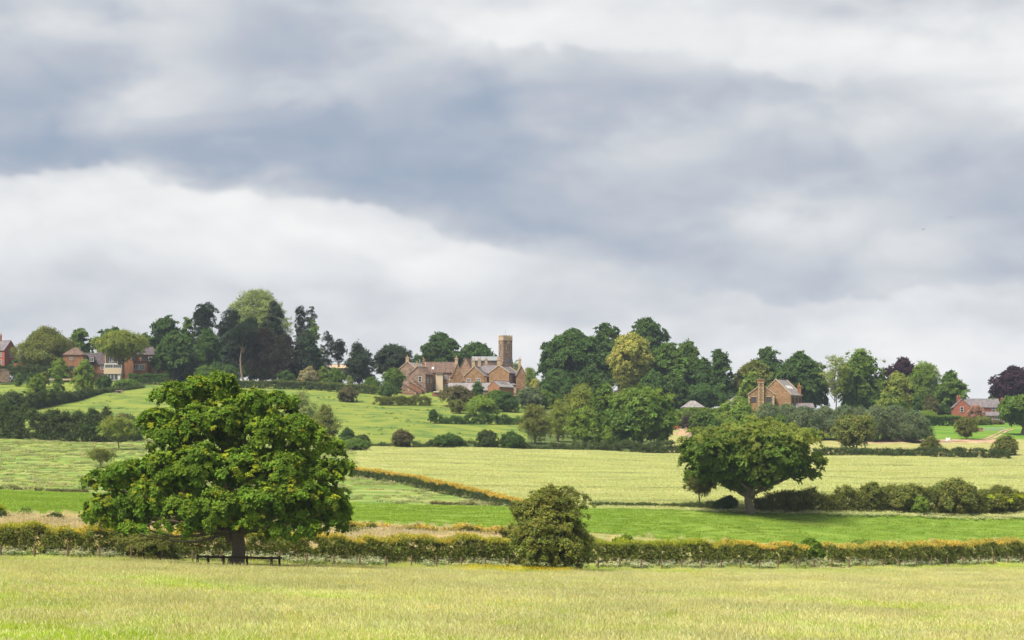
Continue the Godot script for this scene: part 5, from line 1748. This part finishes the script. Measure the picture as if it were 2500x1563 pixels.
	for u in [-2.4, 2.35]:
		win_on(t, T, "f", 8.4, u, wy(981.5, 545) - wy(1010, 545), 1.35, 1.5, 1, 1, M.dark_wood)
		var lg := Tri.new()
		lg.box(Vector3(-0.95, 0, 0), Vector3(0.95, 0.26, 0.1))
		part(t, "lintel", lg.done(), M.quoin, T * Transform3D(Basis.IDENTITY, Vector3(u, wy(981.5, 545) - wy(1010, 545) + 1.62, 0.003)))
	var ch := boxpart(t, "chimney", 1851.6, 1865, 1010, 934, 544.2, 1.3, M.gold_stone)
	boxpart(t, "chimney_head", 1850.8, 1865.8, 934, 926.5, 544.3, 1.5, M.brick)
	boxpart(t, "chimney_band", 1850.4, 1866.2, 935.6, 934, 544.0, 1.7, M.quoin)
	boxpart(t, "chimney_band", 1850.2, 1866.4, 926.5, 925.2, 544.1, 1.9, M.quoin)
	for i in 17:
		var y: float = 1008 - i * 4.2
		var wq: float = 3.9 if i % 2 == 0 else 2.3
		boxpart(t, "quoin", 1851.5, 1851.5 + wq, y, y - 3.9, 544.12, 0.2, M.quoin)
		boxpart(t, "quoin", 1865.1 - wq, 1865.1, y, y - 3.9, 544.12, 0.2, M.quoin)
		if y > 968.0:
			boxpart(t, "quoin", 1886.6 - (wq - 2.3), 1890.9, y, y - 3.9, 543.7, 0.3, M.quoin)
			boxpart(t, "quoin", 1827.2, 1830.2 + (wq - 2.3), y, y - 3.9, 545.0, 0.3, M.quoin)
	T = gable(t, 1862, 1927, 1010, 965, 927.5, 553, 8.0, -0.62, M.gold_stone, M.pale_slate, {"coping": M.quoin})
	var bw: float = 65.0 * 553 / F / cos(0.62)
	for i in 3:
		skylight(t, T, bw, wy(965, 553) - wy(1010, 553), wy(927.5, 553) - wy(1010, 553), 1.0, 2.6 + i * 1.4, 0.5, 0.6, 1.4, M.white)
	for i in 3:
		win_on(t, T, "r", bw, 1.6 + i * 2.4, 3.4, 1.0, 1.6, 1, 0, M.dark_wood)
	chimney(t, 1947.5, 1955.5, 970, 935.5, 556, M.brick, 1)
	T = range_(t, 1945, 1988, 1008, 996, 986, 550, 5.0, M.grey_stone, M.slate)
	# red brick house
	t = base_thing("brick_house", "red brick house with dark slate roof, white sash windows and lean-to beside the gate", "house", 2390, 1035, 600)
	T = gable(t, 2330, 2369, 1040, 994, 975.5, 598, 7.0, -0.12, M.red_brick, M.slate, {"ridge": M.lead})
	win_on(t, T, "f", 5.5, -0.1, wy(1005.5, 598) - wy(1040, 598), 1.05, 1.6, 0, 1)
	chimney(t, 2336.5, 2344.5, 984, 965, 601, M.red_brick, 2, 0.5)
	range_(t, 2360, 2444, 1040, 994.5, 975.5, 603, 7.0, M.red_brick, M.slate, {"ridge": M.lead})
	win(t, 2422.5, 2430, 995.5, 1005.5, 603, 0, 1)
	win(t, 2440, 2442.6, 995.5, 1004, 603, 0, 0)
	chimney(t, 2443, 2450, 985, 970, 607, M.red_brick, 1, 0.4)
	boxpart(t, "band", 2369, 2444, 1002.6, 1001.4, 602.92, 0.1, M.brick)
	boxpart(t, "wall", 2394, 2447, 1042, 1016, 597, 5.5, M.red_brick)
	lean_roof(t, 2392, 2449, 1016, 1006.5, 596.6, 5.6)
	win(t, 2411, 2422.5, 1018, 1031, 597, 2, 1)
	win(t, 2428, 2440, 1018, 1031, 597, 2, 1)

func lean_roof(t: Node3D, x0: float, x1: float, lo: float, hi: float, d: float, dep: float) -> void:
	var a := Vector3(wx(x0, d), wy(lo, d), -d) - t.position
	var b := Vector3(wx(x1, d), wy(lo, d), -d) - t.position
	var u := Vector3(0, wy(hi, d + dep) - wy(lo, d), -dep)
	var q := Vector3(0, 0.16, 0)
	var g := Tri.new()
	g.quad(a + q, a + u + q, b + u + q, b + q)
	g.quad(a, a + q, b + q, b)
	g.quad(b, b + q, b + u + q, b + u)
	g.quad(a + u, a + u + q, a + q, a)
	part(t, "lean_to_roof", g.done(), M.slate)

# ---------- small things ----------
func heap(called: String, label: String, px: float, q: float, w: float, h: float, mat: Material) -> void:
	var p := gp(px, depth(px, q))
	var t := thing(called, label, "heap", p)
	var g := Tri.new()
	var n := 18
	var rings := 7
	for r in rings:
		for k in n:
			var pt := func(rr: int, kk: int) -> Vector3:
				var f: float = float(rr) / rings
				var a: float = TAU * (kk % n) / n
				var bump: float = 1.0 + 0.25 * hnoise.get_noise_2d(cos(a) * 20.0 + px, sin(a) * 20.0 + f * 30.0)
				return Vector3(cos(a) * w * f * bump, h * pow(1.0 - f, 0.9) * bump + (hnoise.get_noise_2d(cos(a) * f * 60.0 + px, sin(a) * f * 60.0)) * 0.2 * h - (0.15 if rr == rings else 0.0), sin(a) * w * 0.6 * f * bump)
			g.quad(pt.call(r, k), pt.call(r + 1, k), pt.call(r + 1, k + 1), pt.call(r, k + 1))
	part(t, "heap", g.done(), mat)

func make_small() -> void:
	heap("soil_heap", "pinkish brown soil heap on the builders' ground by the red dumper", 1672, 1062, 3.4, 1.5, M.soil)
	heap("gravel_heap", "grey-brown gravel heap in front of the pinkish soil heap", 1688, 1070, 3.0, 1.2, M.gravel)
	heap("soil_heap", "taller light soil heap beside the track below the willow screen", 2192, 1078, 1.5, 0.95, M.soil)
	heap("soil_heap", "flatter light soil heap next to the taller one by the track", 2211, 1078, 1.8, 0.7, M.soil)
	# dumper
	var p := gp(1651, depth(1651, 1049))
	var t := thing("site_dumper", "red site dumper with tipping skip beside the rhododendron", "dumper", p)
	t.scale = Vector3.ONE * 0.72
	var g := Tri.new()
	var s := [Vector3(-1.2, 0.7, 0.7), Vector3(0.2, 0.6, 0.7), Vector3(1.5, 0.9, 0.7), Vector3(0.3, 1.55, 0.8), Vector3(-1.0, 1.6, 0.8)]
	for i in s.size():
		var a: Vector3 = s[i]
		var b: Vector3 = s[(i + 1) % s.size()]
		if i == 2 or i == 3: continue
		g.quad(a, b, b * Vector3(1, 1, -1), a * Vector3(1, 1, -1))
	for z in [1.0, -1.0]:
		for i in range(1, s.size() - 1):
			g.tri(s[0] * Vector3(1, 1, z), s[i] * Vector3(1, 1, z), s[i + 1] * Vector3(1, 1, z))
	part(t, "skip", g.done(), M.red_paint)
	g = Tri.new()
	g.box(Vector3(-2.2, 0.45, -0.45), Vector3(1.0, 0.65, 0.45))
	g.box(Vector3(-2.2, 0.65, -0.5), Vector3(-1.3, 1.2, 0.5))
	part(t, "chassis", g.done(), M.red_paint)
	for x in [-1.7, 0.6]:
		for z in [-0.7, 0.7]:
			var c := CylinderMesh.new()
			c.top_radius = 0.42
			c.bottom_radius = 0.42
			c.height = 0.34
			var wh := part(t, "wheel", c, M.black, Transform3D(Basis(Vector3.RIGHT, PI / 2), Vector3(x, 0.42, z)))
			var h := CylinderMesh.new()
			h.top_radius = 0.2
			h.bottom_radius = 0.2
			h.height = 0.37
			part(wh, "rim", h, M.steel)
	# bulk bag
	p = gp(2315, depth(2315, 1079))
	t = thing("bulk_bag", "white builder's bulk bag standing on the track", "bag", p)
	g = Tri.new()
	var lo := 0.55
	var cs := [Vector3(-lo, 0, lo), Vector3(lo, 0, lo), Vector3(lo, 0, -lo), Vector3(-lo, 0, -lo)]
	for i in 4:
		var a: Vector3 = cs[i]
		var b: Vector3 = cs[(i + 1) % 4]
		var m := (a + b) * 0.62 + Vector3(0, 0.5, 0)
		var a1 := a * 0.9 + Vector3(0, 1.0, 0)
		var b1 := b * 0.86 + Vector3(0, 1.0, 0)
		g.tri(a, a1, m)
		g.tri(a1, b1, m)
		g.tri(b1, b, m)
		g.tri(b, a, m)
		g.tri(a1, Vector3(0, 0.86, 0), b1)
	part(t, "sack", g.done(), M.white)
	for i in 4:
		var b := Tri.new()
		var c: Vector3 = cs[i] * 0.85
		b.tube([c + Vector3(0.1, 0.95, 0), c + Vector3(0, 1.28, 0), c + Vector3(-0.12, 0.95, 0)], [0.03, 0.03, 0.03], 5)
		part(t, "lifting_loop", b.done(), M.white)
	# field gate
	var a := gp(2402, depth(2402, 1053))
	var b := gp(2452, depth(2452, 1053))
	t = thing("field_gate", "galvanised five-bar field gate between stone wall and round green tree", "gate", a)
	var L := a.distance_to(b)
	for i in 5:
		g = Tri.new()
		g.tube([Vector3(0, 0.25 + i * 0.22, 0), b - a + Vector3(0, 0.25 + i * 0.22, 0)], [0.035, 0.035], 6)
		part(t, "bar", g.done(), M.steel)
	for i in 5:
		g = Tri.new()
		var q := (b - a) * (i / 4.0) + Vector3(0, 0, 0.04)
		g.tube([q + Vector3(0, 0.15, 0), q + Vector3(0, 1.2 if i % 4 else 1.35, 0)], [0.035 if i % 4 else 0.07, 0.035 if i % 4 else 0.07], 6)
		part(t, "upright" if i % 4 else "gate_post", g.done(), M.steel)
	a = gp(2386, depth(2386, 1054))
	t = thing("stone_wall", "short low stone wall at the hinge end of the field gate", "wall", a)
	g = Tri.new()
	g.box(Vector3(-0.9, -0.5, -0.25), Vector3(1.9, 1.0, 0.25))
	part(t, "wall", g.done(), M.stone)
	g = Tri.new()
	g.box(Vector3(-0.95, 1.0, -0.3), Vector3(1.95, 1.1, 0.3))
	part(t, "coping", g.done(), M.grey_stone)
	# log piles
	for k in 2:
		var x: float = [2165.0, 290.0][k]
		var dq: float = depth(x, [1074.0, 960.0][k])
		p = gp(x, dq)
		t = thing("log_pile", ["stack of weathered pinkish logs at the foot of the willow screen", "scattered pinkish log pile on the grass below the brick house"][k], "logs", p)
		for i in 12:
			g = Tri.new()
			var r := rf(0.13, 0.2)
			var c := Vector3(rf(-1.2, 1.2), r + 0.3 * (i % 3), rf(-0.5, 0.5))
			var dv := Vector3(rf(0.5, 0.9), rf(-0.05, 0.05), rf(-0.3, 0.3))
			g.tube([c - dv, c - dv * 0.999, c + dv * 0.999, c + dv], [0.01, r, r, 0.01], 8)
			part(t, "log", g.done(), M.gravel)
	# garden post and wire fence
	t = thing("garden_fence", "thin post and wire garden fence below the clipped yew hedge", "fence", gp(345, 572))
	var tops := []
	for i in 8:
		var q := gp(338 + i * 7.5, 570 + i * 0.7)
		g = Tri.new()
		g.tube([Vector3(0, -0.3, 0), Vector3(0, 1.1, 0)], [0.06, 0.05], 6)
		part(t, "post", g.done(), M.post, Transform3D(Basis.IDENTITY, q - t.position))
		tops.append(q - t.position)
	for h in [0.4, 0.75, 1.05]:
		g = Tri.new()
		var q := []
		var rr := []
		for v in tops:
			q.append(v + Vector3(0, h, 0.06))
			rr.append(0.012)
		g.tube(q, rr, 4)
		part(t, "wire", g.done(), M.wire)
	# two birds
	for k in 2:
		var bp: Vector3 = [Vector3(wx(2255, 260), wy(560, 260), -260), Vector3(wx(2322, 300), wy(531, 300), -300)][k]
		t = thing("bird", ["small bird gliding with wings spread under the cloud bank", "tiny dark bird flying higher under the cloud bank"][k], "bird", bp)
		g = Tri.new()
		g.tube([Vector3(-0.16, 0, 0), Vector3(-0.08, 0.01, 0), Vector3(0.02, 0.01, 0), Vector3(0.1, 0.02, 0), Vector3(0.15, 0.02, 0)], [0.008, 0.035, 0.045, 0.03, 0.006], 7)
		for s2 in [-1.0, 1.0]:
			g.quad(Vector3(0.05, 0.02, 0.03 * s2), Vector3(0.06, 0.09, 0.2 * s2), Vector3(-0.03, 0.06, 0.42 * s2), Vector3(-0.05, 0.02, 0.03 * s2))
		g.tri(Vector3(-0.13, 0, 0), Vector3(-0.25, 0, 0.05), Vector3(-0.25, 0, -0.05))
		var bi := part(t, "body", g.done(), M.black)
		t.rotation.y = 0.5 + k
	# farm track up to the gate
	var path := [[2470, 1048], [2452, 1053], [2436, 1062], [2420, 1070], [2395, 1075], [2340, 1078.5], [2280, 1079.5]]
	for off in [-0.75, 0.75]:
		g = Tri.new()
		var prev := []
		for i in path.size():
			var dd := depth(path[i][0], path[i][1])
			var c := gp(path[i][0], dd)
			var nxt := gp(path[mini(i + 1, path.size() - 1)][0], depth(path[mini(i + 1, path.size() - 1)][0], path[mini(i + 1, path.size() - 1)][1]))
			var prv := gp(path[maxi(i - 1, 0)][0], depth(path[maxi(i - 1, 0)][0], path[maxi(i - 1, 0)][1]))
			var dv := (nxt - prv)
			dv.y = 0
			var sd := Vector3(dv.z, 0, -dv.x).normalized()
			var row := []
			for w in [-0.42, 0.42]:
				var v: Vector3 = c + sd * (off + w)
				v.y = ground(v.x, -v.z) + 0.07
				row.append(v)
			if prev: g.quad(prev[0], prev[1], row[1], row[0])
			prev = row
		var tr := part(self, "farm_track", g.done(), M.soil)
		tr.set_meta("kind", "structure")

func _ready() -> void:
	rng.seed = 20240611
	hnoise.seed = 5
	hnoise.frequency = 0.05
	hnoise.fractal_octaves = 3
	set_view()
	build_heights()
	make_mats()
	make_tufts()
	make_ground()
	make_tramlines()
	make_buildings()
	make_hedges()
	make_trees()
	big_tree()
	guard_rail()
	wire_fence()
	make_grass()
	make_small()
